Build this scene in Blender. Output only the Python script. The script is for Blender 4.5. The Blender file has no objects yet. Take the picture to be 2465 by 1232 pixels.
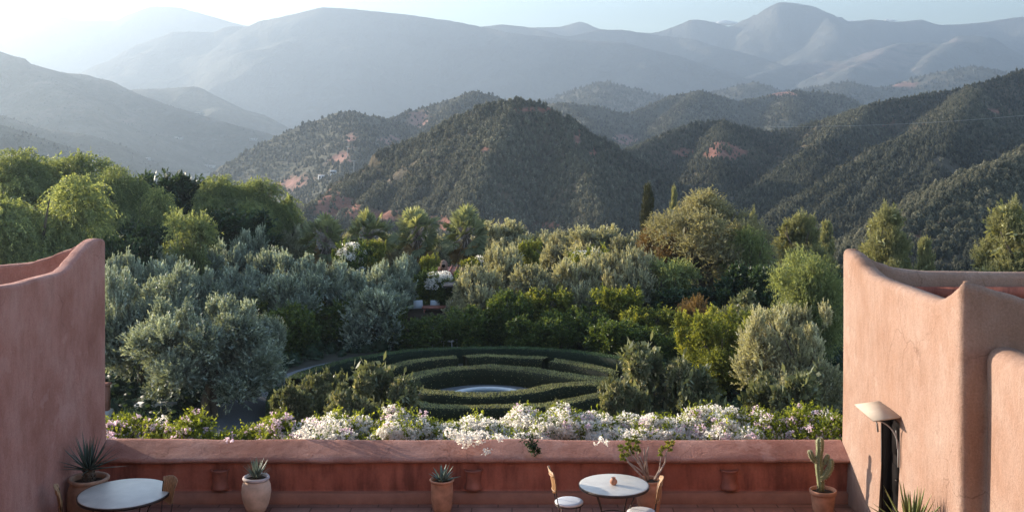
import bpy, math, random
import numpy as np
from mathutils import Vector
R = math.radians
sc = bpy.context.scene

# ------------------------------------------------------------------ camera, sky, sun, exposure
CAMZ, F, HOR, CX = 5.92, 2700.0, 300.0, 1232.5
cam_d = bpy.data.cameras.new('camera'); cam = bpy.data.objects.new('camera', cam_d)
sc.collection.objects.link(cam); sc.camera = cam
cam.location = (0, 0, CAMZ); cam.rotation_euler = (R(90), 0, 0)
cam_d.sensor_width = 36.0; cam_d.lens = F / 2465 * 36.0
cam_d.shift_y = -(616.0 - HOR) / 2465
cam_d.clip_start = 0.1; cam_d.clip_end = 40000

SUN_EL, SUN_AZ = 12.5, -60.0        # azimuth from +Y towards +X
world = bpy.data.worlds.new('World'); sc.world = world; world.use_nodes = True
wn = world.node_tree.nodes; wl = world.node_tree.links
bg = wn['Background']; sky = wn.new('ShaderNodeTexSky'); sky.sky_type = 'NISHITA'
sky.sun_disc = False; sky.sun_elevation = R(SUN_EL); sky.sun_rotation = R(SUN_AZ % 360)
sky.altitude = 900; sky.air_density = 1.0; sky.dust_density = 1.2; sky.ozone_density = 1.2
wl.new(sky.outputs[0], bg.inputs[0]); bg.inputs[1].default_value = 0.10
sun_d = bpy.data.lights.new('sun', 'SUN'); sun = bpy.data.objects.new('sun', sun_d)
sc.collection.objects.link(sun)
sun_d.energy = 5.0; sun_d.angle = R(0.5); sun_d.color = (1.0, 0.88, 0.72)
SD = Vector((math.sin(R(SUN_AZ)) * math.cos(R(SUN_EL)), math.cos(R(SUN_AZ)) * math.cos(R(SUN_EL)), math.sin(R(SUN_EL))))
sun.rotation_euler = SD.to_track_quat('Z', 'Y').to_euler()
sc.view_settings.view_transform = 'Standard'; sc.view_settings.look = 'None'
sc.view_settings.exposure = 2.14; sc.view_settings.gamma = 1.0
sc.render.engine = 'CYCLES'
cy = sc.cycles
cy.use_denoising = True
cy.max_bounces = 6; cy.diffuse_bounces = 2; cy.glossy_bounces = 2; cy.transmission_bounces = 4; cy.volume_bounces = 1
cy.sample_clamp_indirect = 8
HAZE = 0.00028

# ------------------------------------------------------------------ helpers
G = -4.85                                    # garden ground level
def P(px, py, d): return ((px - CX) / F * d, d, CAMZ - (py - HOR) / F * d)
def X_(px, d): return (px - CX) / F * d
def Z_(py, d): return CAMZ - (py - HOR) / F * d

def link(o, parent=None):
    sc.collection.objects.link(o)
    if parent is not None: o.parent = parent
    return o
def tag(o, label=None, cat=None, group=None, kind=None):
    if label: o['label'] = label
    if cat: o['category'] = cat
    if group: o['group'] = group
    if kind: o['kind'] = kind
    return o
def thing(name, label, cat, loc=(0, 0, 0), rz=0, group=None):
    o = bpy.data.objects.new(name, None); link(o); o.empty_display_size = .2
    o.location = loc; o.rotation_euler = (0, 0, rz)
    return tag(o, label, cat, group)

def mesh_np(name, V, faces, mat=None, tone=None, smooth=False, attrs=None):
    """V (n,3); faces: list of (m,k) int arrays"""
    V = np.asarray(V, dtype=np.float32).reshape(-1, 3)
    if not isinstance(faces, (list, tuple)) or np.isscalar(faces[0][0]): faces = [faces]
    faces = [np.asarray(f, dtype=np.int32) for f in faces if len(f)]
    me = bpy.data.meshes.new(name)
    me.vertices.add(len(V)); me.vertices.foreach_set('co', V.ravel())
    nl = sum(f.size for f in faces); nf = sum(len(f) for f in faces)
    me.loops.add(nl); me.loops.foreach_set('vertex_index', np.concatenate([f.ravel() for f in faces]))
    tot = np.concatenate([np.full(len(f), f.shape[1], np.int32) for f in faces])
    st = np.concatenate([[0], np.cumsum(tot)[:-1]]).astype(np.int32)
    me.polygons.add(nf); me.polygons.foreach_set('loop_start', st)
    try: me.polygons.foreach_set('loop_total', tot)
    except Exception: pass
    if smooth: me.polygons.foreach_set('use_smooth', np.ones(nf, bool))
    me.update(calc_edges=True)
    if tone is not None:
        a = me.attributes.new('tone', 'FLOAT', 'POINT'); a.data.foreach_set('value', np.asarray(tone, np.float32))
    for k, v in (attrs or {}).items():
        a = me.attributes.new(k, 'FLOAT', 'POINT'); a.data.foreach_set('value', np.asarray(v, np.float32))
    if mat: me.materials.append(mat)
    return me
def obj_np(name, V, faces, mat=None, parent=None, loc=None, **k):
    o = bpy.data.objects.new(name, mesh_np(name, V, faces, mat, **k)); link(o, parent)
    if loc is not None: o.location = loc
    return o

class MB:                                    # mesh builder: many shapes into ONE part
    def __init__(s): s.v = []; s.q = []; s.t = []; s.n = 0
    def add(s, V, Q=None, T=None):
        V = np.asarray(V, float).reshape(-1, 3)
        if Q is not None and len(Q): s.q.append(np.asarray(Q, int).reshape(-1, 4) + s.n)
        if T is not None and len(T): s.t.append(np.asarray(T, int).reshape(-1, 3) + s.n)
        s.v.append(V); s.n += len(V)
    def build(s, name, mat, parent=None, smooth=False, loc=None):
        f = []
        if s.q: f.append(np.concatenate(s.q))
        if s.t: f.append(np.concatenate(s.t))
        return obj_np(name, np.concatenate(s.v), f, mat, parent, loc, smooth=smooth)
    def box(s, c, h, rot=0.0):
        x, y, z = h; cs, sn = math.cos(rot), math.sin(rot)
        V = []
        for dz in (-z, z):
            for dx, dy in ((-x, -y), (x, -y), (x, y), (-x, y)):
                V.append((c[0] + dx * cs - dy * sn, c[1] + dx * sn + dy * cs, c[2] + dz))
        s.add(V, [(0, 3, 2, 1), (4, 5, 6, 7), (0, 1, 5, 4), (1, 2, 6, 5), (2, 3, 7, 6), (3, 0, 4, 7)])
    def tube(s, pts, rad, n=8, cap=True, ribs=0, ribamp=0.0):
        pts = [Vector(p) for p in pts]; m = len(pts)
        rad = [rad] * m if isinstance(rad, (int, float)) else rad
        V = []; ref = Vector((0.3, 0.91, 0.28)).normalized()
        for i, p in enumerate(pts):
            t = (pts[min(i + 1, m - 1)] - pts[max(i - 1, 0)])
            t = t.normalized() if t.length > 1e-9 else Vector((0, 0, 1))
            a = t.cross(ref)
            if a.length < .05: a = t.cross(Vector((1, 0, 0)))
            a.normalize(); b = t.cross(a)
            for k in range(n):
                th = 2 * math.pi * k / n
                r = rad[i] * (1 + (ribamp * math.cos(ribs * th) if ribs else 0))
                V.append(p + a * (r * math.cos(th)) + b * (r * math.sin(th)))
        Q = [(i * n + k, i * n + (k + 1) % n, (i + 1) * n + (k + 1) % n, (i + 1) * n + k) for i in range(m - 1) for k in range(n)]
        T = []
        if cap:
            V.append(pts[0]); V.append(pts[-1]); c0, c1 = m * n, m * n + 1
            T = [(c0, (k + 1) % n, k) for k in range(n)] + [(c1, (m - 1) * n + k, (m - 1) * n + (k + 1) % n) for k in range(n)]
        s.add(V, Q, T)
    def lathe(s, prof, c=(0, 0, 0), n=40, wob=0.0, a0=0.0, a1=2 * math.pi):
        V = []; full = abs(a1 - a0 - 2 * math.pi) < 1e-6; m = n if full else n + 1
        for r, z in prof:
            for k in range(m):
                th = a0 + (a1 - a0) * k / n
                rr = r * (1 + wob * math.sin(3 * th + z * 9) + wob * .6 * math.sin(5 * th - z * 17))
                V.append((c[0] + rr * math.cos(th), c[1] + rr * math.sin(th), c[2] + z))
        Q = [(i * m + k, i * m + (k + 1) % m, (i + 1) * m + (k + 1) % m, (i + 1) * m + k) for i in range(len(prof) - 1) for k in range(n)]
        s.add(V, Q)

def vnoise(x, y, seed=0):
    xi = np.floor(x).astype(np.int64); yi = np.floor(y).astype(np.int64)
    fx = x - xi; fy = y - yi; fx = fx * fx * (3 - 2 * fx); fy = fy * fy * (3 - 2 * fy)
    def h(a, b):
        n = (a * 374761393 + b * 668265263 + seed * 1442695041) & 0xffffffff
        n = ((n ^ (n >> 13)) * 1274126177) & 0xffffffff
        return ((n ^ (n >> 16)) & 0xffff) / 65535.0
    return (h(xi, yi) * (1 - fx) + h(xi + 1, yi) * fx) * (1 - fy) + (h(xi, yi + 1) * (1 - fx) + h(xi + 1, yi + 1) * fx) * fy
def fbm(x, y, seed=0, o=4):
    s = 0; a = .5
    for i in range(o):
        s = s + a * (vnoise(x * 2 ** i, y * 2 ** i, seed + i) - .5); a *= .5
    return s * 2

# ------------------------------------------------------------------ materials
def newmat(name):
    m = bpy.data.materials.new(name); m.use_nodes = True
    nt = m.node_tree; return m, nt.nodes, nt.links, nt.nodes['Principled BSDF']
def ramp(n, stops):
    r = n.new('ShaderNodeValToRGB'); e = r.color_ramp.elements
    while len(e) < len(stops): e.new(.5)
    for el, (p, c) in zip(e, stops): el.position = p; el.color = (*c, 1)
    return r
def coords(n, l, sx=1, sy=1, sz=1):
    tc = n.new('ShaderNodeTexCoord'); mp = n.new('ShaderNodeMapping'); mp.inputs['Scale'].default_value = (sx, sy, sz)
    l.new(tc.outputs['Object'], mp.inputs[0]); return mp.outputs[0]
def noise(n, l, vec, scale, detail=4, rough=.55):
    t = n.new('ShaderNodeTexNoise'); t.inputs['Scale'].default_value = scale
    t.inputs['Detail'].default_value = detail; t.inputs['Roughness'].default_value = rough
    if vec is not None: l.new(vec, t.inputs['Vector'])
    return t.outputs['Fac']
def mix(n, l, a, b, f, mode='MIX'):
    m = n.new('ShaderNodeMix'); m.data_type = 'RGBA'; m.blend_type = mode
    for i, v in ((6, a), (7, b)):
        if isinstance(v, tuple): m.inputs[i].default_value = (*v, 1)
        else: l.new(v, m.inputs[i])
    if isinstance(f, (int, float)): m.inputs[0].default_value = f
    else: l.new(f, m.inputs[0])
    return m.outputs[2]
def bump(n, l, h, strength, dist, b):
    k = n.new('ShaderNodeBump'); k.inputs['Strength'].default_value = strength; k.inputs['Distance'].default_value = dist
    l.new(h, k.inputs['Height']); l.new(k.outputs[0], b.inputs['Normal'])

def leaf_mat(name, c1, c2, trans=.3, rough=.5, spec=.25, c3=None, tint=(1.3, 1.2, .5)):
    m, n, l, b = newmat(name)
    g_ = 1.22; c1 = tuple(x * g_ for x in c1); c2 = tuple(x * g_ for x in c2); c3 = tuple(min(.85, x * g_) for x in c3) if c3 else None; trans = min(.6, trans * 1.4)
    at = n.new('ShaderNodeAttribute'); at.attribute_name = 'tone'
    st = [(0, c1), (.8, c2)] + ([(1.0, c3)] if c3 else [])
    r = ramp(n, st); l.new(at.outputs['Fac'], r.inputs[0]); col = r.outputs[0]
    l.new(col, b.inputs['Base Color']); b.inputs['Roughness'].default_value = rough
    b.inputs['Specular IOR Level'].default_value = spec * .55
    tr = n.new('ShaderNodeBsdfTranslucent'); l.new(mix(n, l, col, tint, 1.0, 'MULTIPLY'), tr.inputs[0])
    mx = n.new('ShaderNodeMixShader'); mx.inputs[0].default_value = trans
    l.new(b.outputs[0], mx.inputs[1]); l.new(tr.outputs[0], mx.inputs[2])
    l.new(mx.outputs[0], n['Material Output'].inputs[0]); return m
def plain(name, c, rough=.7, spec=.3, metal=0, var=.15, scale=6, bmp=.2):
    m, n, l, b = newmat(name)
    f = noise(n, l, coords(n, l), scale, 5)
    r = ramp(n, [(.3, tuple(x * (1 - var) for x in c)), (.7, tuple(min(1, x * (1 + var)) for x in c))])
    l.new(f, r.inputs[0]); l.new(r.outputs[0], b.inputs['Base Color'])
    b.inputs['Roughness'].default_value = rough; b.inputs['Specular IOR Level'].default_value = spec; b.inputs['Metallic'].default_value = metal
    if bmp: bump(n, l, noise(n, l, coords(n, l), scale * 6, 4), bmp, .01, b)
    return m

def adobe(name, base, light, dark, stain=.35, streak=6.0, darkz=None):
    m, n, l, b = newmat(name)
    v = coords(n, l); vs = coords(n, l, 1.5, 1.5, .45)
    f1 = noise(n, l, v, .9, 6, .6)
    r1 = ramp(n, [(.32, dark), (.5, base), (.70, light)]); l.new(f1, r1.inputs[0])
    f2 = noise(n, l, vs, streak, 6, .65)                      # trowel and rain streaks
    r2 = ramp(n, [(.30, (.84, .82, .80)), (.5, (1, 1, 1)), (.75, (1.08, 1.08, 1.08))]); l.new(f2, r2.inputs[0])
    c = mix(n, l, r1.outputs[0], r2.outputs[0], .75, 'MULTIPLY')
    f3 = noise(n, l, coords(n, l, 1, 1, .5), 2.3, 8, .7)
    r3 = ramp(n, [(.50, (0, 0, 0)), (.68, (1, 1, 1))]); l.new(f3, r3.inputs[0])
    mm = n.new('ShaderNodeMath'); mm.operation = 'MULTIPLY'; mm.inputs[1].default_value = stain
    l.new(r3.outputs[0], mm.inputs[0])
    c = mix(n, l, c, dark, mm.outputs[0])
    f4 = noise(n, l, v, 38, 5, .7)
    r4 = ramp(n, [(.3, (.76, .74, .72)), (.7, (1.12, 1.12, 1.12))]); l.new(f4, r4.inputs[0])
    c = mix(n, l, c, r4.outputs[0], .8, 'MULTIPLY')
    # hairline cracks and pale patch repairs
    dv = n.new('ShaderNodeVectorMath'); dv.operation = 'MULTIPLY_ADD'; nc = n.new('ShaderNodeTexNoise'); nc.inputs['Scale'].default_value = 3; nc.inputs['Detail'].default_value = 6; l.new(v, nc.inputs['Vector'])
    l.new(nc.outputs['Color'], dv.inputs[0]); dv.inputs[1].default_value = (.55, .55, .55); l.new(v, dv.inputs[2])
    vo = n.new('ShaderNodeTexVoronoi'); vo.feature = 'DISTANCE_TO_EDGE'; vo.inputs['Scale'].default_value = .75; l.new(dv.outputs[0], vo.inputs['Vector'])
    rc = ramp(n, [(0, (.55, .5, .48)), (.012, (1, 1, 1))]); l.new(vo.outputs['Distance'], rc.inputs[0])
    mk = ramp(n, [(.48, (0, 0, 0)), (.6, (.8, .8, .8))]); l.new(noise(n, l, v, .7, 3), mk.inputs[0])
    c = mix(n, l, c, mix(n, l, c, rc.outputs[0], 1.0, 'MULTIPLY'), mk.outputs[0])
    rp = ramp(n, [(.60, (0, 0, 0)), (.64, (.45, .45, .45))]); l.new(noise(n, l, coords(n, l, 1, 1, 1.3), 1.15, 5, .6), rp.inputs[0])
    c = mix(n, l, c, light, rp.outputs[0])
    l.new(c, b.inputs['Base Color']); b.inputs['Roughness'].default_value = .85; b.inputs['Specular IOR Level'].default_value = .18
    add = n.new('ShaderNodeMath'); add.operation = 'MULTIPLY_ADD'
    l.new(noise(n, l, coords(n, l, 1, 1, .6), 7, 6, .6), add.inputs[0]); add.inputs[1].default_value = 2.0
    l.new(f4, add.inputs[2]); bump(n, l, add.outputs[0], .6, .022, b)
    return m

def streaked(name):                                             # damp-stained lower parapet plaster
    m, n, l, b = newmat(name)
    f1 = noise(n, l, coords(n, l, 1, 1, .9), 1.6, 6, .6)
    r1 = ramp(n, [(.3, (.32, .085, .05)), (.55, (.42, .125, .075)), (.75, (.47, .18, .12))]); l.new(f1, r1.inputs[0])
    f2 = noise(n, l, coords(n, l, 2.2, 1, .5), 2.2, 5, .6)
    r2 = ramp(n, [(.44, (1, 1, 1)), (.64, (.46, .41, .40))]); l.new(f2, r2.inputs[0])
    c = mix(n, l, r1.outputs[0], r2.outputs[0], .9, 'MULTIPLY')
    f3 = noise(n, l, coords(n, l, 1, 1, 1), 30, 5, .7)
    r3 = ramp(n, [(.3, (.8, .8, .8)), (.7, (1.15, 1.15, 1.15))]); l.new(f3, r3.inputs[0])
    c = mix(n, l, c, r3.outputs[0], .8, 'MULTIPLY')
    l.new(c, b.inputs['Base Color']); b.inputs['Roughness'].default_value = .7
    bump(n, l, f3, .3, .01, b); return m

def tiles(name, scale, c1, c2, mortar, w=.5, h=.25, off=.5, axes=(1, 1, 1), msize=.012):
    m, n, l, b = newmat(name)
    t = n.new('ShaderNodeTexBrick'); t.offset = off
    v = coords(n, l, *axes); l.new(v, t.inputs['Vector'])
    t.inputs['Color1'].default_value = (*c1, 1); t.inputs['Color2'].default_value = (*c2, 1); t.inputs['Mortar'].default_value = (*mortar, 1)
    t.inputs['Scale'].default_value = scale; t.inputs['Mortar Size'].default_value = msize
    t.inputs['Brick Width'].default_value = w; t.inputs['Row Height'].default_value = h; t.inputs['Bias'].default_value = 0
    f = noise(n, l, coords(n, l), 4, 7, .65); r = ramp(n, [(.3, (.72, .72, .72)), (.7, (1.15, 1.15, 1.15))]); l.new(f, r.inputs[0])
    c = mix(n, l, t.outputs[0], r.outputs[0], .9, 'MULTIPLY')
    l.new(c, b.inputs['Base Color']); b.inputs['Roughness'].default_value = .75
    inv = n.new('ShaderNodeMath'); inv.operation = 'SUBTRACT'; inv.inputs[0].default_value = 1; l.new(t.outputs['Fac'], inv.inputs[1])
    bump(n, l, inv.outputs[0], .6, .008, b); return m

M = {}
M['adobe_lit'] = adobe('adobe_apricot', (.312, .196, .146), (.352, .243, .192), (.275, .158, .108), .35)
M['adobe_rose'] = adobe('adobe_rose', (.44, .215, .170), (.50, .285, .235), (.32, .135, .098), .55, 5)
M['adobe_cap'] = adobe('adobe_cap', (.38, .175, .128), (.46, .245, .19), (.27, .105, .072), .55, 2.5)
M['plaster_damp'] = streaked('damp_plaster')
M['plinth'] = tiles('plinth_tiles', 1.0, (.62, .28, .16), (.42, .15, .09), (.32, .13, .08), .22, .13, 0, (1, 0, 1), .008)
M['paving'] = tiles('terracotta_paving', 1.0, (.60, .34, .25), (.48, .24, .17), (.26, .14, .10), .62, .31, .35, (1, 1, 1), .010)
M['roof'] = plain('pale_roof_render', (.55, .47, .44), .8, .2, 0, .12, 2)
M['terracotta'] = plain('terracotta', (.42, .20, .12), .75, .25, 0, .28, 7, .3)
M['sconce'] = plain('dark_terracotta', (.30, .10, .065), .55, .4, 0, .25, 9, .2)
M['palepot'] = plain('weathered_clay', (.60, .42, .31), .8, .2, 0, .22, 6, .3)
M['potrim'] = plain('limed_clay_rim', (.48, .40, .38), .8, .2, 0, .25, 8, .3)
M['oldpot'] = plain('old_brown_clay', (.34, .20, .13), .75, .25, 0, .3, 6, .3)
M['soil'] = plain('potting_soil', (.045, .030, .020), .95, .1, 0, .4, 25, .6)
M['metal'] = plain('dark_wrought_iron', (.050, .035, .030), .5, .5, .6, .3, 20, .1)
M['wood'] = None
def woodmat():
    m, n, l, b = newmat('slatted_wood')
    f = noise(n, l, coords(n, l, 22, 22, 1.2), 3, 5, .6)
    r = ramp(n, [(.3, (.16, .075, .03)), (.5, (.36, .19, .08)), (.7, (.52, .31, .15))]); l.new(f, r.inputs[0])
    l.new(r.outputs[0], b.inputs['Base Color']); b.inputs['Roughness'].default_value = .5; bump(n, l, f, .3, .004, b); return m
M['wood'] = woodmat()
M['table'] = plain('polished_plaster_top', (.54, .50, .44), .38, .45, 0, .13, 4, .04)
M['cushion'] = plain('white_seat', (.62, .62, .64), .7, .2, 0, .04, 5, .1)
M['dark_opening'] = plain('shaded_opening', (.006, .004, .004), .8, .08, 0, .4, 3, .2)  # dark door wood; shade of recesses is put into this near-black
M['frame'] = plain('door_frame_paint', (.35, .33, .31), .6, .3)
M['canopy'] = plain('sheet_metal_hood', (.44, .36, .285), .85, .1, .0, .08, 3, .05)
M['bark'] = plain('bark', (.11, .085, .062), .9, .15, 0, .4, 12, .6)
M['stalk'] = plain('grey_stalk', (.34, .26, .22), .85, .15, 0, .25, 20, .4)
M['gravel'] = plain('blue_grey_gravel', (.15, .155, .165), .9, .2, 0, .35, 40, .7)
M['white'] = plain('white_stone', (.62, .62, .62), .7, .3, 0, .08, 4, .1)
M['cactus'] = plain('cactus_skin', (.20, .21, .10), .6, .3, 0, .25, 14, .1)
M['spine'] = plain('cactus_spines', (.60, .52, .36), .7, .2, 0, .1, 9, 0)
M['concrete'] = plain('concrete', (.42, .41, .39), .8, .2, 0, .12, 3)

LM = {}
LM['olive'] = leaf_mat('olive_leaves', (.060, .078, .058), (.29, .325, .275), .20, .45, .40, (.52, .56, .50))
LM['olive_warm'] = leaf_mat('dusty_olive_leaves', (.10, .098, .060), (.40, .38, .27), .24, .5, .35, (.48, .46, .36))
LM['pepper'] = leaf_mat('pepper_leaves', (.075, .098, .045), (.26, .295, .155), .38, .5, .3, (.50, .50, .22))
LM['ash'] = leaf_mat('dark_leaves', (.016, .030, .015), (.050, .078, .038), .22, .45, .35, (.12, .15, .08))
LM['citrus'] = leaf_mat('citrus_leaves', (.028, .050, .016), (.105, .14, .038), .3, .4, .4, (.30, .32, .08))
LM['yellow'] = leaf_mat('yellow_green_leaves', (.075, .092, .022), (.22, .235, .058), .36, .45, .35, (.42, .38, .06))
LM['loquat'] = leaf_mat('loquat_leaves', (.040, .052, .026), (.20, .21, .125), .2, .4, .4, (.48, .42, .28))
LM['tamarisk'] = leaf_mat('feathery_foliage', (.12, .11, .07), (.30, .275, .175), .28, .6, .2, (.42, .39, .27))
LM['dry'] = leaf_mat('dry_brown_foliage', (.075, .048, .026), (.19, .125, .065), .3, .6, .2)
LM['willow'] = leaf_mat('grey_green_foliage', (.08, .10, .045), (.24, .27, .13), .32, .5, .25, (.38, .40, .2))
LM['pine'] = leaf_mat('pine_needles', (.09, .10, .05), (.29, .285, .16), .26, .6, .2, (.42, .39, .2))
LM['cypress'] = leaf_mat('cypress_foliage', (.020, .026, .012), (.075, .070, .032), .15, .6, .2, (.16, .13, .06))
LM['palm'] = leaf_mat('palm_fronds', (.06, .070, .035), (.27, .285, .17), .26, .7, .1, (.55, .54, .40))
LM['palmdry'] = leaf_mat('dry_palm_fronds', (.14, .085, .04), (.32, .22, .11), .3, .6, .2)
LM['hedge'] = leaf_mat('clipped_hedge', (.014, .017, .007), (.42, .41, .19), .1, .6, .2)
LM['hedge_green'] = leaf_mat('clipped_hedge_fresh', (.010, .018, .009), (.12, .18, .08), .1, .6, .2)
LM['flowerleaf'] = leaf_mat('bright_climber_leaves', (.060, .085, .018), (.19, .22, .045), .4, .5, .3, (.38, .38, .09))
LM['white'] = leaf_mat('white_bracts', (.66, .61, .54), (.86, .82, .76), .42, .6, .15, (.86, .84, .82), (1, .98, .94))
LM['pink'] = leaf_mat('pale_pink_petals', (.62, .45, .50), (.80, .67, .71), .35, .6, .15, (.86, .80, .82), (1, .9, .95))
LM['agave'] = leaf_mat('blue_green_succulent', (.075, .105, .085), (.17, .21, .165), .05, .45, .35, (.36, .42, .34))
LM['yucca'] = leaf_mat('dark_yucca_blades', (.028, .048, .040), (.075, .105, .080), .08, .4, .4)
LM['aloe'] = leaf_mat('olive_aloe_blades', (.055, .070, .022), (.16, .17, .055), .1, .4, .4, (.36, .30, .12))
LM['aeonium'] = leaf_mat('aeonium_rosettes', (.05, .085, .018), (.20, .23, .04), .2, .4, .4, (.42, .34, .07))
LM['hill'] = leaf_mat('hillside_shrub', (.030, .034, .026), (.150, .145, .105), .36, .8, .1, (.29, .27, .20), (1, 1, .85))

# ------------------------------------------------------------------ terrain
def ridge_field(x, y, polys, slope, rnd=12.0):
    H = np.full(x.shape, -1e4); D = np.full(x.shape, 1e5)
    for pl in polys:
        for a, b in zip(pl[:-1], pl[1:]):
            ax, ay, az = a; bx, by, bz = b
            dx, dy = bx - ax, by - ay; L2 = dx * dx + dy * dy + 1e-6
            t = np.clip(((x - ax) * dx + (y - ay) * dy) / L2, 0, 1)
            dist = np.hypot(x - (ax + t * dx), y - (ay + t * dy))
            h = az + t * (bz - az) - slope * (np.sqrt(dist ** 2 + rnd ** 2) - rnd)
            k = h > H; H = np.where(k, h, H); D = np.where(k, dist, D)
    return H, D
def PP(pts): return [P(*p) for p in pts]

VAL = -78.0
def fan(A, B, n_):
    ia = np.array(A, float); ib = np.array(B, float); k = max(len(A), len(B)); out = []
    ta = np.linspace(0, 1, k); ra = np.stack([np.interp(ta, np.linspace(0, 1, len(ia)), ia[:, c]) for c in range(3)], 1); rb_ = np.stack([np.interp(ta, np.linspace(0, 1, len(ib)), ib[:, c]) for c in range(3)], 1)
    for f in np.linspace(0, 1, n_ + 2): out.append([tuple(r) for r in ra * (1 - f) + rb_ * f])
    return out
class Hill:
    def __init__(s, polys, slope, rnd, nscale, namp, seed, bare=(), k=1.0):
        s.polys = [[P(a, b, c * k) for a, b, c in p] for p in polys]; s.slope = slope; s.rnd = rnd; s.ns = nscale; s.na = namp; s.seed = seed; s.bare = bare
    def h(s, x, y):
        wx = x + fbm(x / s.ns, y / s.ns, s.seed + 50, 3) * s.ns * .35; wy = y + fbm(x / s.ns, y / s.ns, s.seed + 70, 3) * s.ns * .35
        H0, D0 = ridge_field(x, y, s.polys, s.slope, s.rnd)
        H, D = ridge_field(wx, wy, s.polys, s.slope, s.rnd)
        k = np.clip(D0 / (s.ns * .8), 0, 1); H = H0 * (1 - k) + H * k
        rid = 1 - np.abs(2 * vnoise(x / s.ns * 1.3 + 9, y / s.ns * 1.3, s.seed + 5) - 1)
        rid2 = 1 - np.abs(2 * vnoise(x / s.ns * 3.1 + 9, y / s.ns * 3.1, s.seed + 6) - 1)
        return H + (fbm(x / s.ns, y / s.ns, s.seed, 5) * .9 + (rid - .6) * .9 + (rid2 - .6) * .45 + (vnoise(x / s.ns * 9, y / s.ns * 9, s.seed + 8) - .5) * .12) * s.na * np.clip(D0 / (s.ns * .7), .09, 1)
    def bm(s, x, y, z):
        px = x / y * F + CX; py = (CAMZ - z) / y * F + HOR
        m = np.zeros(x.shape)
        for (bx, by, rx, ry) in s.bare:
            q = np.hypot((px - bx) / rx, (py - by) / ry) + fbm(x / 18, y / 18, 3, 4) * .9
            m = np.maximum(m, np.clip((1.12 - q) * 3, 0, 1))
        return m
    def mesh(s, name, mat, label, x0, x1, y0, y1, step, fx=1.0):
        nx = int((x1 - x0) / (step * fx)) + 1; ny = int((y1 - y0) / step) + 1
        xs = np.linspace(x0, x1, nx); ys = np.linspace(y0, y1, ny)
        Xg, Yg = np.meshgrid(xs, ys); H = s.h(Xg, Yg)
        V = np.stack([Xg, Yg, np.maximum(H, VAL - 14)], -1).reshape(-1, 3)
        i = np.arange(ny - 1)[:, None] * nx + np.arange(nx - 1)[None]
        Q = np.stack([i, i + 1, i + nx + 1, i + nx], -1).reshape(-1, 4)
        keep = (H.ravel()[Q] > VAL - 12).any(1)
        Q = Q[keep]
        used = np.unique(Q); remap = np.zeros(len(V), int); remap[used] = np.arange(len(used))
        V = V[used]; Q = remap[Q]
        o = obj_np(name, V, Q, mat, smooth=True, attrs={'bare': s.bm(V[:, 0], V[:, 1], V[:, 2])})
        return tag(o, kind='structure')

def hillmat(name, veg, earth, rock, scale):
    m, n, l, b = newmat(name)
    v = coords(n, l)
    f = noise(n, l, v, scale, 8, .7)
    r = ramp(n, [(.35, veg), (.55, tuple(x * 1.5 for x in veg)), (.72, rock)]); l.new(f, r.inputs[0])
    at = n.new('ShaderNodeAttribute'); at.attribute_name = 'bare'
    f2 = noise(n, l, coords(n, l, 1, 1, .3), scale * 4, 6, .7)
    r2 = ramp(n, [(.3, tuple(x * .6 for x in earth)), (.7, tuple(x * 1.25 for x in earth))]); l.new(f2, r2.inputs[0])
    c = mix(n, l, r.outputs[0], r2.outputs[0], at.outputs['Fac'])
    l.new(c, b.inputs['Base Color']); b.inputs['Roughness'].default_value = .95; b.inputs['Specular IOR Level'].default_value = .1
    bump(n, l, f2, 1.0, .15 / scale, b)
    return m
HM = hillmat('hill_scrub', (.075, .062, .042), (.30, .135, .095), (.19, .135, .09), .05)
HM2 = hillmat('far_hill_scrub', (.085, .080, .055), (.36, .19, .15), (.21, .17, .13), .012)
MM = hillmat('mountain_rock', (.09, .09, .08), (.26, .21, .185), (.15, .135, .12), .004)

pyramid = Hill([
    [(700, 530, 760), (760, 490, 800), (800, 465, 830), (860, 438, 860), (950, 385, 900), (1040, 322, 900), (1120, 276, 900), (1180, 251, 900), (1245, 238, 900),
     (1300, 249, 900), (1350, 277, 900), (1420, 322, 900), (1490, 367, 900), (1560, 407, 900), (1630, 445, 900), (1700, 500, 880), (1780, 560, 850)],
    *fan([(1245, 238, 900), (1120, 278, 895), (1040, 325, 890), (950, 388, 880), (860, 440, 850), (800, 470, 820)], [(1245, 238, 900), (1215, 290, 860), (1185, 350, 810), (1160, 410, 770), (1135, 470, 730), (1115, 540, 690)], 3),
    [(1350, 277, 900), (1400, 400, 780), (1440, 520, 690)]],
    .74, 4, 28, 5, 3, k=.5, bare=[(815, 500, 60, 30), (1090, 548, 60, 12), (1220, 552, 70, 9), (870, 520, 60, 14), (960, 520, 60, 14), (1060, 530, 60, 12), (1390, 340, 10, 24), (1430, 370, 16, 16), (1330, 545, 55, 14), (1290, 265, 40, 5), (1170, 360, 10, 8), (790, 470, 16, 16)])
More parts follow.
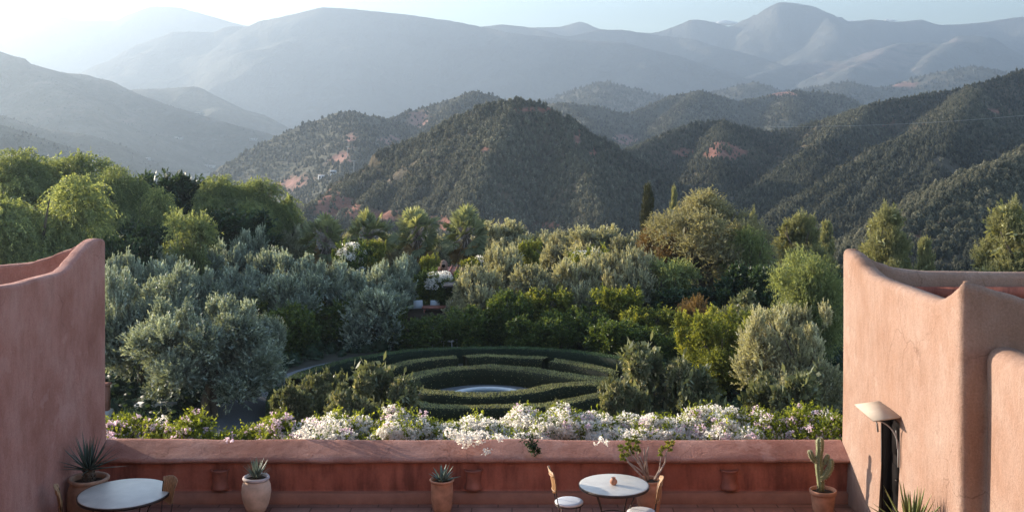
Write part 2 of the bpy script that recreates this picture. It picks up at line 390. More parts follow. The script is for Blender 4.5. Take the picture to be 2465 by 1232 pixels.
right = Hill([
    [(1440, 420, 1000), (1500, 372, 1060), (1530, 357, 1100), (1600, 325, 1160), (1680, 298, 1220), (1740, 290, 1250), (1790, 306, 1250), (1850, 318, 1250), (1920, 306, 1250), (1990, 286, 1250),
     (2050, 271, 1250), (2120, 246, 1270), (2200, 231, 1290), (2300, 216, 1300), (2380, 196, 1320), (2465, 171, 1350), (2600, 140, 1380)],
    [(1740, 290, 1250), (1725, 380, 1000), (1700, 480, 850)],
    *fan([(2050, 271, 1250), (1980, 345, 1000), (1870, 430, 860), (1790, 500, 760)], [(2085, 258, 1260), (2020, 335, 1060), (1950, 410, 880), (1885, 500, 760)], 2),
    *fan([(2330, 214, 1310), (2300, 290, 1020), (2211, 325, 920), (2139, 356, 860), (2071, 396, 800), (1954, 466, 700), (1889, 511, 640), (1840, 550, 600)],
         [(2345, 206, 1320), (2322, 245, 1080), (2295, 300, 930), (2268, 360, 830), (2238, 420, 760), (2204, 480, 690), (2162, 535, 620), (2110, 590, 560)], 3),
    *fan([(2900, 240, 760), (2600, 300, 640), (2465, 363, 560), (2407, 397, 530), (2300, 457, 480), (2246, 493, 455), (2175, 530, 425), (2120, 590, 390)],
         [(2900, 240, 760), (2760, 320, 650), (2680, 400, 560), (2600, 460, 510), (2520, 520, 460), (2450, 580, 410), (2380, 650, 370)], 3)],
    .80, 4, 34, 6, 11, k=.5, bare=[(1745, 365, 40, 24), (1640, 368, 30, 12), (2215, 575, 30, 16), (2290, 535, 50, 8), (1960, 545, 24, 9), (2050, 545, 30, 6), (2150, 300, 30, 3), (2400, 268, 40, 4), (2440, 420, 20, 6)])
mid = Hill([
    [(480, 455, 1400), (550, 410, 1450), (620, 372, 1500), (700, 328, 1500), (760, 291, 1500), (820, 270, 1500), (850, 267, 1500), (890, 280, 1520), (930, 292, 1600),
     (1000, 266, 1700), (1080, 240, 1700), (1140, 220, 1700), (1175, 228, 1700), (1215, 255, 1700), (1260, 285, 1700)],
    [(850, 267, 1500), (860, 340, 1300), (820, 440, 1080), (790, 480, 1000)],
    [(1140, 220, 1700), (1060, 300, 1450), (980, 350, 1250)],
    [(1240, 280, 2000), (1310, 252, 1950), (1350, 248, 1900), (1430, 255, 1900), (1480, 268, 1900), (1520, 276, 1900), (1560, 256, 1950), (1620, 231, 2000), (1684, 218, 2000), (1725, 232, 2000), (1787, 246, 2000), (1810, 240, 2050),
     (1879, 223, 2100), (1913, 219, 2100), (1981, 223, 2100), (2015, 228, 2100), (2063, 250, 2100), (2150, 290, 2100)],
    [(1684, 218, 2000), (1600, 320, 1550), (1560, 370, 1400)],
    [(1913, 219, 2100), (1900, 280, 1700)],
    [(1350, 248, 1900), (1440, 320, 1600), (1500, 360, 1400)]],
    .60, 8, 75, 6, 23, k=.7, bare=[(1010, 290, 26, 24), (940, 340, 30, 12), (845, 330, 14, 18), (820, 380, 26, 16), (700, 440, 50, 12), (1500, 340, 30, 14), (1880, 226, 40, 6)])
farh = Hill([
    [(1250, 262, 2500), (1330, 240, 2500), (1400, 214, 2500), (1452, 197, 2500), (1520, 213, 2500), (1612, 236, 2500), (1700, 262, 2500)],
    [(1680, 240, 2600), (1730, 221, 2600), (1770, 208, 2600), (1815, 198, 2600), (1850, 209, 2600), (1885, 221, 2600), (1930, 215, 2650), (1990, 203, 2650), (2045, 197, 2650), (2080, 207, 2650), (2115, 211, 2650),
     (2150, 208, 2650), (2180, 195, 2700), (2230, 181, 2700), (2300, 166, 2700), (2340, 160, 2700), (2400, 172, 2700), (2465, 186, 2700), (2600, 220, 2700)],
    [(1452, 197, 2500), (1430, 250, 2200)], [(2045, 197, 2650), (2000, 240, 2300)]],
    .5, 16, 140, 16, 31, bare=[(2180, 205, 30, 6)])
lefth = Hill([
    [(-300, 60, 2100), (-60, 110, 2150), (0, 134, 2200), (60, 152, 2200), (150, 175, 2250), (200, 178, 2250), (250, 191, 2250), (290, 211, 2250), (350, 236, 2200), (430, 263, 2150), (520, 291, 2100), (640, 320, 2050)],
    [(280, 225, 2800), (320, 215, 2800), (420, 213, 2800), (465, 208, 2800), (500, 225, 2750), (570, 274, 2700), (620, 285, 2700), (655, 305, 2650), (720, 320, 2600)],
    [(-300, 210, 1300), (-60, 268, 1350), (0, 288, 1400), (80, 305, 1400), (200, 322, 1400), (280, 364, 1350), (340, 400, 1300), (420, 440, 1250)],
    [(-300, 240, 900), (-60, 290, 950), (0, 318, 950), (40, 350, 930), (90, 400, 900)],
    [(60, 152, 2200), (150, 240, 1800)]],
    .48, 16, 140, 15, 41)
bigm = Hill([
    [(100, 260, 3700), (220, 180, 3800), (280, 140, 3800), (340, 105, 3850), (420, 75, 3900), (520, 78, 3900), (552, 62, 3900), (620, 66, 3900), (632, 49, 3850), (700, 35, 3800), (775, 17, 3800), (850, 22, 3800), (900, 28, 3800),
     (1000, 38, 3800), (1100, 52, 3750), (1168, 66, 3700), (1229, 78, 3600), (1365, 95, 3550), (1502, 103, 3500), (1553, 117, 3450), (1640, 137, 3400), (1800, 190, 3300), (1900, 230, 3200)],
    [(1100, 70, 4300), (1178, 63, 4300), (1212, 60, 4300), (1263, 65, 4300), (1314, 76, 4200), (1365, 90, 4150), (1440, 72, 4300), (1500, 71, 4300), (1570, 84, 4250), (1640, 91, 4200), (1674, 97, 4150), (1708, 109, 4100),
     (1735, 116, 4100), (1776, 123, 4050), (1828, 138, 4000), (1879, 155, 3900), (1930, 175, 3800), (2040, 215, 3700)],
    ],
    .62, 16, 300, 48, 53, k=1.15)
farm = Hill([
    [(-500, 80, 5900), (-60, 62, 5900), (0, 67, 5900), (60, 65, 5900), (110, 49, 5900), (150, 43, 5900), (190, 50, 5900), (280, 50, 5900), (330, 30, 5900), (365, 15, 5900), (430, 18, 5900), (470, 30, 5900), (540, 50, 5900), (590, 62, 5900), (800, 80, 5900), (1100, 78, 5900),
     (1280, 68, 5900), (1350, 65, 5900), (1395, 53, 5900), (1430, 69, 5900), (1500, 75, 5900), (1570, 81, 5900), (1640, 57, 5900), (1670, 47, 5900), (1710, 52, 5900), (1758, 66, 5900), (1800, 44, 5850), (1850, 20, 5800),
     (1880, 5, 5800), (1912, 7, 5800), (1950, 14, 5800), (1990, 37, 5800), (2020, 56, 5850), (2060, 52, 5900), (2095, 48, 5900), (2150, 53, 5900), (2215, 46, 5900), (2260, 60, 5900), (2320, 58, 5900), (2380, 52, 5900), (2450, 42, 5900), (2600, 38, 5900), (2900, 60, 5900)],
    [(1950, 14, 5800), (2010, 60, 5400)],
    [(1800, 190, 4200), (1880, 157, 4400), (1960, 151, 4500), (2040, 146, 4500), (2100, 124, 4600), (2160, 104, 4600), (2230, 101, 4600), (2275, 108, 4600), (2310, 86, 4600), (2350, 85, 4600), (2390, 104, 4600), (2465, 132, 4500), (2600, 150, 4400)],
    [(2160, 104, 4600), (2050, 160, 4000)], [(2100, 124, 4600), (1980, 175, 4150)], [(2310, 86, 4600), (2220, 160, 4000)]],
    .72, 36, 270, 60, 67, k=1.0, bare=[(2130, 140, 90, 28), (1950, 168, 40, 16), (2290, 95, 16, 10), (2010, 160, 30, 12)])

pyramid.mesh('hill', HM, '', -130, 135, 270, 535, 2)
right.mesh('hillside', HM, '', 10, 580, 130, 745, 3)
mid.mesh('hill_behind', HM2, '', -440, 540, 660, 1580, 6)
farh.mesh('distant_hills', HM2, '', -100, 1500, 2050, 2900, 14)
lefth.mesh('valley_slope', HM2, '', -1700, 0, 850, 3050, 13)
bigm.mesh('mountain', MM, '', -2800, 2050, 3000, 5700, 24)
farm.mesh('mountain_range', MM, '', -4200, 4200, 3300, 6650, 34)

# ground sheet: garden plateau that falls to the valley floor
def ground_h(x, y):
    d = np.hypot(np.maximum(np.abs(x) - 60, 0), np.maximum(np.abs(y - 20) - 58, 0))
    t = np.clip(d / 190, 0, 1); t = t * t * (3 - 2 * t)
    z = G + (VAL - G) * t
    return z + fbm(x / 90, y / 90, 77, 4) * 5 * np.clip(d / 60, 0, 1) + fbm(x / 500, y / 500, 78, 3) * 16 * np.clip((y - 900) / 800, 0, 1)
def axis(lo, hi, near, n1, n2):
    a = np.linspace(-near, near, n1)
    up = near + (hi - near) * np.linspace(0, 1, n2)[1:] ** 2.2; dn = -near - (-lo - near) * np.linspace(0, 1, n2)[1:] ** 2.2
    return np.concatenate([dn[::-1], a, up])
gx = axis(-6500, 6500, 150, 90, 90)
gy = np.concatenate([np.linspace(-280, 140, 80)[:-1], 140 + 6760 * np.linspace(0, 1, 190) ** 1.8])
GX, GY = np.meshgrid(gx, gy); GZ = ground_h(GX, GY)
i = np.arange(len(gy) - 1)[:, None] * len(gx) + np.arange(len(gx) - 1)[None]
gm, n, l, b = newmat('ground_earth')
v = coords(n, l)
sepx = n.new('ShaderNodeSeparateXYZ'); l.new(v, sepx.inputs[0])
f = noise(n, l, v, .012, 9, .75); r = ramp(n, [(.35, (.075, .085, .045)), (.5, (.15, .13, .08)), (.60, (.28, .20, .14)), (.75, (.36, .29, .22))]); l.new(f, r.inputs[0])
f2 = noise(n, l, v, 1.5, 8, .7); r2 = ramp(n, [(.3, (.030, .026, .016)), (.7, (.07, .058, .036))]); l.new(f2, r2.inputs[0])
lt = n.new('ShaderNodeMapRange'); lt.inputs[1].default_value = 120; lt.inputs[2].default_value = 420; l.new(sepx.outputs[1], lt.inputs[0])
c = mix(n, l, r2.outputs[0], r.outputs[0], lt.outputs[0]); l.new(c, b.inputs['Base Color']); b.inputs['Roughness'].default_value = .95
ground = obj_np('ground', np.stack([GX, GY, GZ], -1), np.stack([i, i + 1, i + len(gx) + 1, i + len(gx)], -1).reshape(-1, 4), gm, smooth=True)
tag(ground, kind='structure')

# ------------------------------------------------------------------ woods on the slopes (far-off masses)
rng = np.random.default_rng(7)
def tuft(rs, K, cone):
    """one small wild tree: a dark core and K leaf clumps round it"""
    seg = 5; V = []
    for a in range(4):
        t = a / 3; r = [.22, .36, .26, .04][a] if not cone else [.34, .28, .15, .02][a]
        for k in range(seg):
            th = 2 * math.pi * (k + .5 * (a % 2)) / seg; q = r * rs.uniform(.8, 1.2); V.append((q * math.cos(th), q * math.sin(th), t * .9))
    Q = [(a * seg + k, a * seg + (k + 1) % seg, (a + 1) * seg + (k + 1) % seg, (a + 1) * seg + k) for a in range(3) for k in range(seg)]
    V = np.array(V); tn = np.full(len(V), -.12)  # core tone lowered: inner shade put into the colour
    if K:
        z = rs.uniform(0.02, 1.0, K); r = (np.sin(math.pi * (.14 + .82 * z)) ** .8 * .48 if not cone else (1 - z) ** .8 * .46 + .03) * rs.uniform(.6, 1.15, K); th = rs.uniform(0, 6.283, K)
        c = np.stack([r * np.cos(th), r * np.sin(th), z], -1); s_ = rs.uniform(.09, .20, K)
        d = np.stack([np.cos(th), np.sin(th), rs.uniform(0, 1.3, K)], -1); d = d / np.linalg.norm(d, axis=1, keepdims=True)
        a1 = np.cross(d, rs.normal(size=(K, 3))); a1 /= np.linalg.norm(a1, axis=1, keepdims=True); b1 = np.cross(d, a1); n0 = len(V)
        LV = np.stack([c - a1 * s_[:, None] * .5, c - b1 * s_[:, None] * .5, c + a1 * s_[:, None] * .5 + d * s_[:, None] * .3, c + b1 * s_[:, None] * .5], 1).reshape(-1, 3)
        V = np.concatenate([V, LV]); Q = Q + [tuple(n0 + 4 * k + q for q in range(4)) for k in range(K)]
        tn = np.concatenate([tn, np.repeat(.03 + rs.uniform(-.16, .16, K), 4)])
    return V, np.array(Q), tn
def forest(name, label, field, pxr, dr, N, size, K, seed, gf=None, dens=.35, power=1.0, tone0=.42):
    rs = np.random.default_rng(seed)
    px = rs.uniform(*pxr, N); d = (dr[0] ** power + (dr[1] ** power - dr[0] ** power) * rs.uniform(0, 1, N)) ** (1 / power)
    x = (px - CX) / F * d; y = d
    h = field(x, y); e = 2.0
    gxx = (field(x + e, y) - h) / e; gyy = (field(x, y + e) - h) / e
    k = (gxx * x + gyy * y - (h - CAMZ)) > -.03 * y        # slopes that face the terrace, crest kept
    k &= h > VAL - 8
    if gf is not None: k &= gf.bm(x, y, h) < rs.uniform(.1, 1.15, len(x))
    k &= (fbm(x / 22, y / 22, seed, 4) + rs.normal(0, .16, len(x)) > -dens)
    x, y, h = x[k], y[k], h[k]; n_ = len(x)
    s = size[0] + (size[1] - size[0]) * rs.beta(1.1, 2.6, n_) * (.75 + .6 * np.clip(.5 + fbm(x / 14, y / 14, seed + 12, 3), 0, 1.2))
    tm = [tuft(rs, K, c_) for c_ in (0, 1, 1, 0, 1, 1, 0, 0)]
    which = rs.integers(0, len(tm), n_); Vs = []; Qs = []; tn = []; off = 0
    tone = np.clip(rs.normal(tone0, .17, n_) + fbm(x / 60, y / 60, seed + 3, 3) * .4, .05, .95)
    for w, (tv, tq, tt) in enumerate(tm):
        q = np.where(which == w)[0]
        if not len(q): continue
        th = rs.uniform(0, 6.28, len(q)); c_, s_ = np.cos(th), np.sin(th)
        sx = s[q] * rs.uniform(.8, 1.25, len(q)); sz = s[q] * rs.uniform(.7, 1.25, len(q))
        V = np.empty((len(q), len(tv), 3))
        V[..., 0] = x[q, None] + sx[:, None] * (tv[None, :, 0] * c_[:, None] - tv[None, :, 1] * s_[:, None])
        V[..., 1] = y[q, None] + sx[:, None] * (tv[None, :, 0] * s_[:, None] + tv[None, :, 1] * c_[:, None])
        V[..., 2] = h[q, None] + sz[:, None] * tv[None, :, 2] - .10 * s[q, None]
        Vs.append(V.reshape(-1, 3)); Qs.append((tq[None] + (off + np.arange(len(q)) * len(tv))[:, None, None]).reshape(-1, 4)); off += len(q) * len(tv)
        tn.append((tone[q, None] + tt[None]).ravel())
    print('FOREST', name, n_, sum(len(a) for a in Qs))
    o = obj_np(name, np.concatenate(Vs), np.concatenate(Qs), LM['hill'], tone=np.clip(np.concatenate(tn), 0, 1))
    return tag(o, label, 'forest', kind='stuff')
gh = lambda x, y: ground_h(x, y)
forest('forest', 'dense dark pines and shrubs covering the central pyramid hill', pyramid.h, (650, 1800), (290, 482), 40000, (.8, 2.6), 34, 1, pyramid, .42, 2)
forest('forest', 'scrubby woodland covering the ribbed hillside at right', right.h, (1450, 2600), (300, 715), 80000, (.9, 2.9), 20, 2, right, .40, 1.6)
forest('forest', 'nearest shrubs and small trees at the foot of the right hillside', right.h, (1700, 2600), (135, 300), 22000, (.6, 2.4), 70, 8, right, .34, 1.8)
forest('forest', 'hazy trees on the twin hills behind the pyramid hill', mid.h, (450, 2200), (700, 1500), 60000, (1.9, 4.8), 9, 3, mid, .38, 1.6)
forest('forest', 'faint bluish trees on the low far hills at right', farh.h, (1200, 2600), (2150, 2750), 14000, (5, 9), 3, 4, farh, .3, 1)
forest('forest', 'pale hazy scrub on the slopes of the left valley', lefth.h, (-100, 800), (880, 2850), 9000, (1.4, 3.4), 3, 5, lefth, .25, 1.3)
forest('valley_grove', 'blurred groves and field trees on the valley floor', gh, (-100, 2565), (110, 2400), 22000, (2.2, 6.0), 14, 6, None, .05, 1.0)
# ------------------------------------------------------------------ foliage toolkit
def unit(a): return a / (np.linalg.norm(a, axis=-1, keepdims=True) + 1e-9)
def leaf_quads(p, d, L, W, rs, curl=.15):
    """diamond leaves: base p, direction d, arrays of length/width"""
    n_ = len(p); s = unit(np.cross(d, rs.normal(size=(n_, 3)))); nn = np.cross(d, s)
    L = np.broadcast_to(L, (n_,))[:, None]; W = np.broadcast_to(W, (n_,))[:, None]
    mid_ = p + d * L * .5 + nn * L * curl * .5
    V = np.stack([p, mid_ + s * W * .5, p + d * L, mid_ - s * W * .5], 1).reshape(-1, 3)
    return V, np.arange(n_ * 4).reshape(-1, 4)
def shoots(rs, lobes, n_, sl, lps, ll, lw, up=.3, out=1.0, rnd=.4, droop=0.0, spread=.7, shell=(.5, 1.0), tipbright=.25, lowcut=-1.2, tone0=.4):
    lobes = np.array(lobes, float); vol = (lobes[:, 3] * lobes[:, 4] + lobes[:, 3] * lobes[:, 5]); pr = vol / vol.sum()
    w = rs.choice(len(lobes), n_, p=pr); u = unit(rs.normal(size=(n_, 3)))
    fl = (u[:, 2] < 0) & (rs.uniform(size=n_) < .45); u[fl, 2] *= -1
    rr = shell[0] + (shell[1] - shell[0]) * rs.uniform(0, 1, n_) ** .6
    p = lobes[w, :3] + u * lobes[w, 3:6] * rr[:, None]
    k = p[:, 2] > lowcut; p, u, rr, w = p[k], u[k], rr[k], w[k]; n_ = len(p)
    d = unit(u * out + np.array([0, 0, up]) + rs.normal(size=(n_, 3)) * rnd)
    L = sl * rs.uniform(.5, 1.35, n_)
    t = (np.arange(lps) + .5) / lps; t = np.clip(t[None] + rs.uniform(-.5, .5, (n_, lps)) / lps, 0, 1)
    q = p[:, None] + d[:, None] * (L[:, None] * t)[..., None]
    q[..., 2] -= droop * L[:, None] * t ** 2
    dd = d[:, None] + np.zeros_like(q); dd[..., 2] -= 2 * droop * t
    dd = unit(unit(dd) + rs.normal(size=q.shape) * spread)
    lt = rs.uniform(.7, 1.3, (n_, lps))
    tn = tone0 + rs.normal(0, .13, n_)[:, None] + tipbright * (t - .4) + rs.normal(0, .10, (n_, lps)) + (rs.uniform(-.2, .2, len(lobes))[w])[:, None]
    V, Q = leaf_quads(q.reshape(-1, 3), dd.reshape(-1, 3), (ll * lt).ravel(), (lw * lt).ravel(), rs)
    return V, Q, np.repeat(np.clip(tn.ravel(), 0, 1), 4)
def rand_lobes(rs, n_, core=.55, r=(.16, .36), flat=1.0, zlo=-.7):
    L = [(0, 0, -.08, core, core, core * .9 * flat)]
    for i in range(n_):
        z = rs.uniform(zlo, .78); a = i * 2.39996 + rs.uniform(-.5, .5)
        q = math.sqrt(max(.04, 1 - abs(z) ** 2.2)) * rs.uniform(.45, .82)
        s = rs.uniform(*r); L.append((q * math.cos(a), q * math.sin(a), z * rs.uniform(.75, 1.05) * flat, s, s, s * rs.uniform(.75, 1.2)))
    return L
def join(parts):
    V, Q, T = [], [], []; o = 0
    for v, q, t in parts: V.append(v); Q.append(q + o); T.append(t); o += len(v)
    return np.concatenate(V), np.concatenate(Q), np.concatenate(T)

PROTO = {}
def crown_mesh(kind, var, hi=0):
    key = (kind, var, hi)
    if key in PROTO: return PROTO[key]
    rs = np.random.default_rng(abs(hash(kind.encode().hex()) % 1 + sum(kind.encode()) * 131 + var * 17 + hi * 5))
    m = LM.get(kind, None); k = 1.0 / (1 + .75 * hi); nm = 1 + 2.4 * hi  # each kind's inner shoots get a darker tone: crown shade put into colour
    if kind in ('olive', 'olive_warm'):
        L = rand_lobes(rs, 16, .52, (.18, .36))
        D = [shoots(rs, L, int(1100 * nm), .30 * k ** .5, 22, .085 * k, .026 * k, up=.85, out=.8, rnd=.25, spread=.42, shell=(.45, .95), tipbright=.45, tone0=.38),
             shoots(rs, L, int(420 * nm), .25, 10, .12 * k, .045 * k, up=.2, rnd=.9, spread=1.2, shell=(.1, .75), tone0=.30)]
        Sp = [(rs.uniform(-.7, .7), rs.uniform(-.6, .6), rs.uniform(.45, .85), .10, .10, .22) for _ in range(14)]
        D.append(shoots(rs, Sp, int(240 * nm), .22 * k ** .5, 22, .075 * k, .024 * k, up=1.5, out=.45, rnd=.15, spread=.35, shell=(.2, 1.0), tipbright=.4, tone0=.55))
    elif kind in ('pepper', 'willow'):
        L = rand_lobes(rs, 18, .5, (.16, .36))
        D = [shoots(rs, L, int(1500 * nm), .42 * k ** .4, 18, .075 * k, .024 * k, up=.35, out=.9, rnd=.45, droop=.85 if kind == 'pepper' else .3, spread=.6, shell=(.4, 1.15), tipbright=.2, tone0=.48),
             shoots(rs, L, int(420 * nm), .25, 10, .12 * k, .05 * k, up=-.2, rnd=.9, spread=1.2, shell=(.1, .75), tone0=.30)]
    elif kind == 'ash':
        L = rand_lobes(rs, 14, .55, (.18, .36)); L += [(rs.uniform(-.6, .6), rs.uniform(-.5, .5), rs.uniform(.55, .8), .14, .14, .3) for _ in range(9)]
        D = [shoots(rs, L, 900, .30, 20, .13, .05, up=.9, out=.5, rnd=.2, spread=.9, shell=(.4, .95), tipbright=.2, tone0=.35),
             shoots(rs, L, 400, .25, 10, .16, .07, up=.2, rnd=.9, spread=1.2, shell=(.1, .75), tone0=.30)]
    elif kind in ('citrus', 'yellow'):
        L = rand_lobes(rs, 16, .6, (.16, .34)); L += [(rs.uniform(-.85, .85), rs.uniform(-.6, .6), rs.uniform(.5, 1.0), .07, .07, .30) for _ in range(12)]
        D = [shoots(rs, L, int(1300 * nm), .24 * k ** .5, 13, .085 * k, .042 * k, up=.7, out=.7, rnd=.45, spread=.9, shell=(.5, 1), tipbright=.35, tone0=.40),
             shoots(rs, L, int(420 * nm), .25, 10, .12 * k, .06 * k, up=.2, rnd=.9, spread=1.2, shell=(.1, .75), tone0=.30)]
        Sp = [(rs.uniform(-.85, .85), rs.uniform(-.6, .6), rs.uniform(.45, .95), .05, .05, .20) for _ in range(16)]
        D.append(shoots(rs, Sp, int(260 * nm), .20, 15, .07 * k, .036 * k, up=1.6, out=.3, rnd=.15, spread=.8, shell=(.1, 1.0), tipbright=.3, tone0=.55))
    elif kind == 'loquat':
        L = rand_lobes(rs, 20, .58, (.14, .30))
        D = []
        v, q, t = shoots(rs, L, int(1100 * nm), .10 * k, 15, .16 * k, .042 * k, up=.35, out=.9, rnd=.5, spread=.95, shell=(.6, 1.02), tipbright=.2, tone0=.52)
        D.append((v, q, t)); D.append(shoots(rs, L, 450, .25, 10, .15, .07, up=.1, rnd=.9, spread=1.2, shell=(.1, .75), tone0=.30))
        D.append(shoots(rs, L, int(260 * nm), .05 * k, 9, .06 * k, .035 * k, up=.7, out=.8, rnd=.2, spread=.8, shell=(.96, 1.05), tipbright=.1, tone0=.95, lowcut=-.1))
    elif kind in ('tamarisk', 'dry'):
        L = rand_lobes(rs, 24, .5, (.12, .32))
        D = [shoots(rs, L, int(1500 * nm), .26 * k ** .5, 24, .055 * k, .018 * k, up=.5, out=.9, rnd=.4, droop=.15, spread=.75, shell=(.45, 1.0), tipbright=.3, tone0=.45),
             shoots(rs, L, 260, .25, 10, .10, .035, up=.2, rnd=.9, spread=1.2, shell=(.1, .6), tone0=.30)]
    elif kind in ('pine',):
        L = []
        for j in range(26):
            z = rs.uniform(-.85, .75); q = (1 - (z + 1) / 2) ** .75 * rs.uniform(.35, .85); a = rs.uniform(0, 6.28)
            L.append((q * math.cos(a), q * math.sin(a), z, .17, .17, .22))
        L += [(0, 0, .55, .13, .13, .3), (0, 0, .85, .05, .05, .2), (0, 0, -.2, .42, .42, .5), (.3, .1, .35, .05, .05, .35), (-.28, -.1, .2, .06, .06, .35)]
        D = [shoots(rs, L, int(1500 * nm), .20 * k ** .5, 22, .075 * k, .013 * k, up=1.1, out=.6, rnd=.25, spread=.6, shell=(.4, 1.0), tipbright=.4, tone0=.42),
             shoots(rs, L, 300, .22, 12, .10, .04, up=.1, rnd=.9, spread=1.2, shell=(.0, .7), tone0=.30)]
    elif kind == 'cypress':
        L = [(.04 * math.sin(j * 1.3) + (.10 * max(0, j - 8) / 5), .03 * math.cos(j * 2.1), -.92 + j * .14, .42 * math.sin(math.pi * min(1, (14.6 - j) / 20 + .12)) * .95, .42 * math.sin(math.pi * min(1, (14.6 - j) / 20 + .12)) * .95, .13) for j in range(14)]
        D = [shoots(rs, L, 1500, .10, 14, .045, .02, up=1.2, out=.6, rnd=.3, spread=.7, shell=(.6, 1.1), tone0=.4, lowcut=-2)]
        m = LM['cypress']
    V, Q, T = join(D)
    lo, hi_ = np.percentile(V[:, 2], .3), np.percentile(V[:, 2], 99.9)
    rx = np.percentile(np.abs(V[:, 0]), 99.6); ry = np.percentile(np.abs(V[:, 1]), 99.6)
    V[:, 0] /= rx; V[:, 1] /= ry; V[:, 2] = (V[:, 2] - lo) / (hi_ - lo) * 2 - 1
    me = mesh_np('crown', V, Q, m, tone=T)
    PROTO[key] = me; return me
TR = {}
def trunk_mesh(var):
    if var in TR: return TR[var]
    rs = random.Random(var * 7 + 1); mb = MB()
    for k in range(1 if var % 2 else 2):
        ox = (k * .12 - .05)
        pts = [(ox, 0, -.05), (ox + rs.uniform(-.04, .04), rs.uniform(-.04, .04), .15), (ox * 1.8 + rs.uniform(-.1, .1), rs.uniform(-.08, .08), .36)]
        mb.tube(pts, [.075, .055, .045], 8)
        for j in range(5):
            a = 6.28 * (j + rs.random() * .6) / 5; q = rs.uniform(.35, .62)
            mb.tube([pts[-1], (pts[-1][0] + q * .45 * math.cos(a), pts[-1][1] + q * .45 * math.sin(a), .55), (q * math.cos(a), q * math.sin(a), rs.uniform(.7, .88))], [.036, .024, .008], 6)
    o = mb.build('trunk_source', M['bark'], smooth=True); me = o.data; me.name = 'trunk'; bpy.data.objects.remove(o)
    TR[var] = me; return me
CNT = [0]
def tree(kind, name, cat, label, px, top, wpx, d, bot=.12, var=None, hi=0, group=None, ground=None, deep=None, mat=None, rz=None):
    """px centre, top row and width in the photograph fix its place and size at distance d"""
    CNT[0] += 1; v = CNT[0] % 3 if var is None else var
    g = float(ground_h(np.array([X_(px, d)]), np.array([d]))[0]) if ground is None else ground
    zt = Z_(top, d); H = zt - g; rw = wpx / F * d / 2; zb = max(g + H * bot, zt - 3.0 * rw if kind not in ('cypress', 'pine') else -99)
    root = thing(name, label, cat, (X_(px, d), d, g), 0, group)
    c_ = bpy.data.objects.new('crown', crown_mesh(kind, v, hi)); link(c_, root)
    c_.location = (0, 0, (zt + zb) / 2 - g); c_.scale = (rw, (deep or 1) * rw, (zt - zb) / 2); c_.rotation_euler = (0, 0, rz if rz is not None else random.Random(CNT[0]).choice((0, .4, -.4, 3.1, 2.8, 3.5)))
    if mat:
        c_.material_slots[0].link = 'OBJECT'; c_.material_slots[0].material = mat
    t_ = bpy.data.objects.new('trunk', trunk_mesh(v)); link(t_, root)
    t_.scale = (rw * 1.0, rw * 1.0, H * .98); t_.rotation_euler = (0, 0, CNT[0] * 1.3)
    return root
# ------------------------------------------------------------------ the house: swept adobe walls
def sweep_wall(name, path, thick, zin, mat, parent, side=1, door=None, wob=.012, seed=1, rnd=.10, zbot=-5.5):
    """path: (x, y, ztop) of the outer face; the wall is built towards side * left normal"""
    xy = np.array([(p[0], p[1]) for p in path]); z = np.array([p[2] for p in path])
    # resample finely, keep corners
    seg = np.hypot(*np.diff(xy, axis=0).T); s = np.concatenate([[0], np.cumsum(seg)])
    ss = np.unique(np.round(np.concatenate([np.arange(0, s[-1], .16), s, (door if door else [])]), 4)); ss = ss[ss <= s[-1] + 1e-6]
    X = np.interp(ss, s, xy[:, 0]); Y = np.interp(ss, s, xy[:, 1])
    zs = np.interp(ss, s, z)
    for _ in range(3): zs[1:-1] = .25 * zs[:-2] + .5 * zs[1:-1] + .25 * zs[2:]
    for _ in range(1):
        X[1:-1] = .12 * X[:-2] + .76 * X[1:-1] + .12 * X[2:]; Y[1:-1] = .12 * Y[:-2] + .76 * Y[1:-1] + .12 * Y[2:]
    tx = np.gradient(X); ty = np.gradient(Y); ln = np.hypot(tx, ty) + 1e-9; nx, ny = -ty / ln * side, tx / ln * side
    levels = [zbot, -2, 0.0, .45, .9, 1.35, 1.82, 2.3, 2.8]
    rows = []
    def wobf(zv): return wob * 2 * fbm(ss / 1.1 + seed * 9, np.full_like(ss, zv / 1.3), seed, 3)
    for lv in levels: rows.append((np.minimum(lv, zs - rnd - .1), wobf(lv) * (0 if lv < -1 else 1) - .05 * np.clip((1.2 - lv) / 1.2, 0, 1) * (lv >= 0)))
    for a in (0, 22, 45, 67, 90):
        a = R(a); rows.append((zs - rnd + rnd * math.sin(a) + .01 * fbm(ss * 1.2, ss * 0, seed + 3, 3), rnd * (1 - math.cos(a)) + wobf(3)))
    for a in (67, 35, 0):
        a = R(a); rows.append((zs - rnd + rnd * math.sin(a), thick - rnd * (1 - math.cos(a))))
    rows.append((np.full_like(zs, zin), np.full_like(zs, thick)))
    V = np.stack([np.stack([X + nx * o, Y + ny * o, zz], -1) for zz, o in rows], 0)    # rows x stations
    m_, n_ = V.shape[:2]
    Q = []
    for a in range(m_ - 1):
        for k in range(n_ - 1):
            if door and levels[0] < 0 and 2 <= a < 6 and door[0] - 1e-3 <= ss[k] and ss[k + 1] <= door[1] + 1e-3: continue
            Q.append((a * n_ + k, a * n_ + k + 1, (a + 1) * n_ + k + 1, (a + 1) * n_ + k))
    return obj_np(name, V.reshape(-1, 3), np.array(Q), mat, parent, smooth=True)

RX, LX, FAR = 5.30, -6.52, 18.1
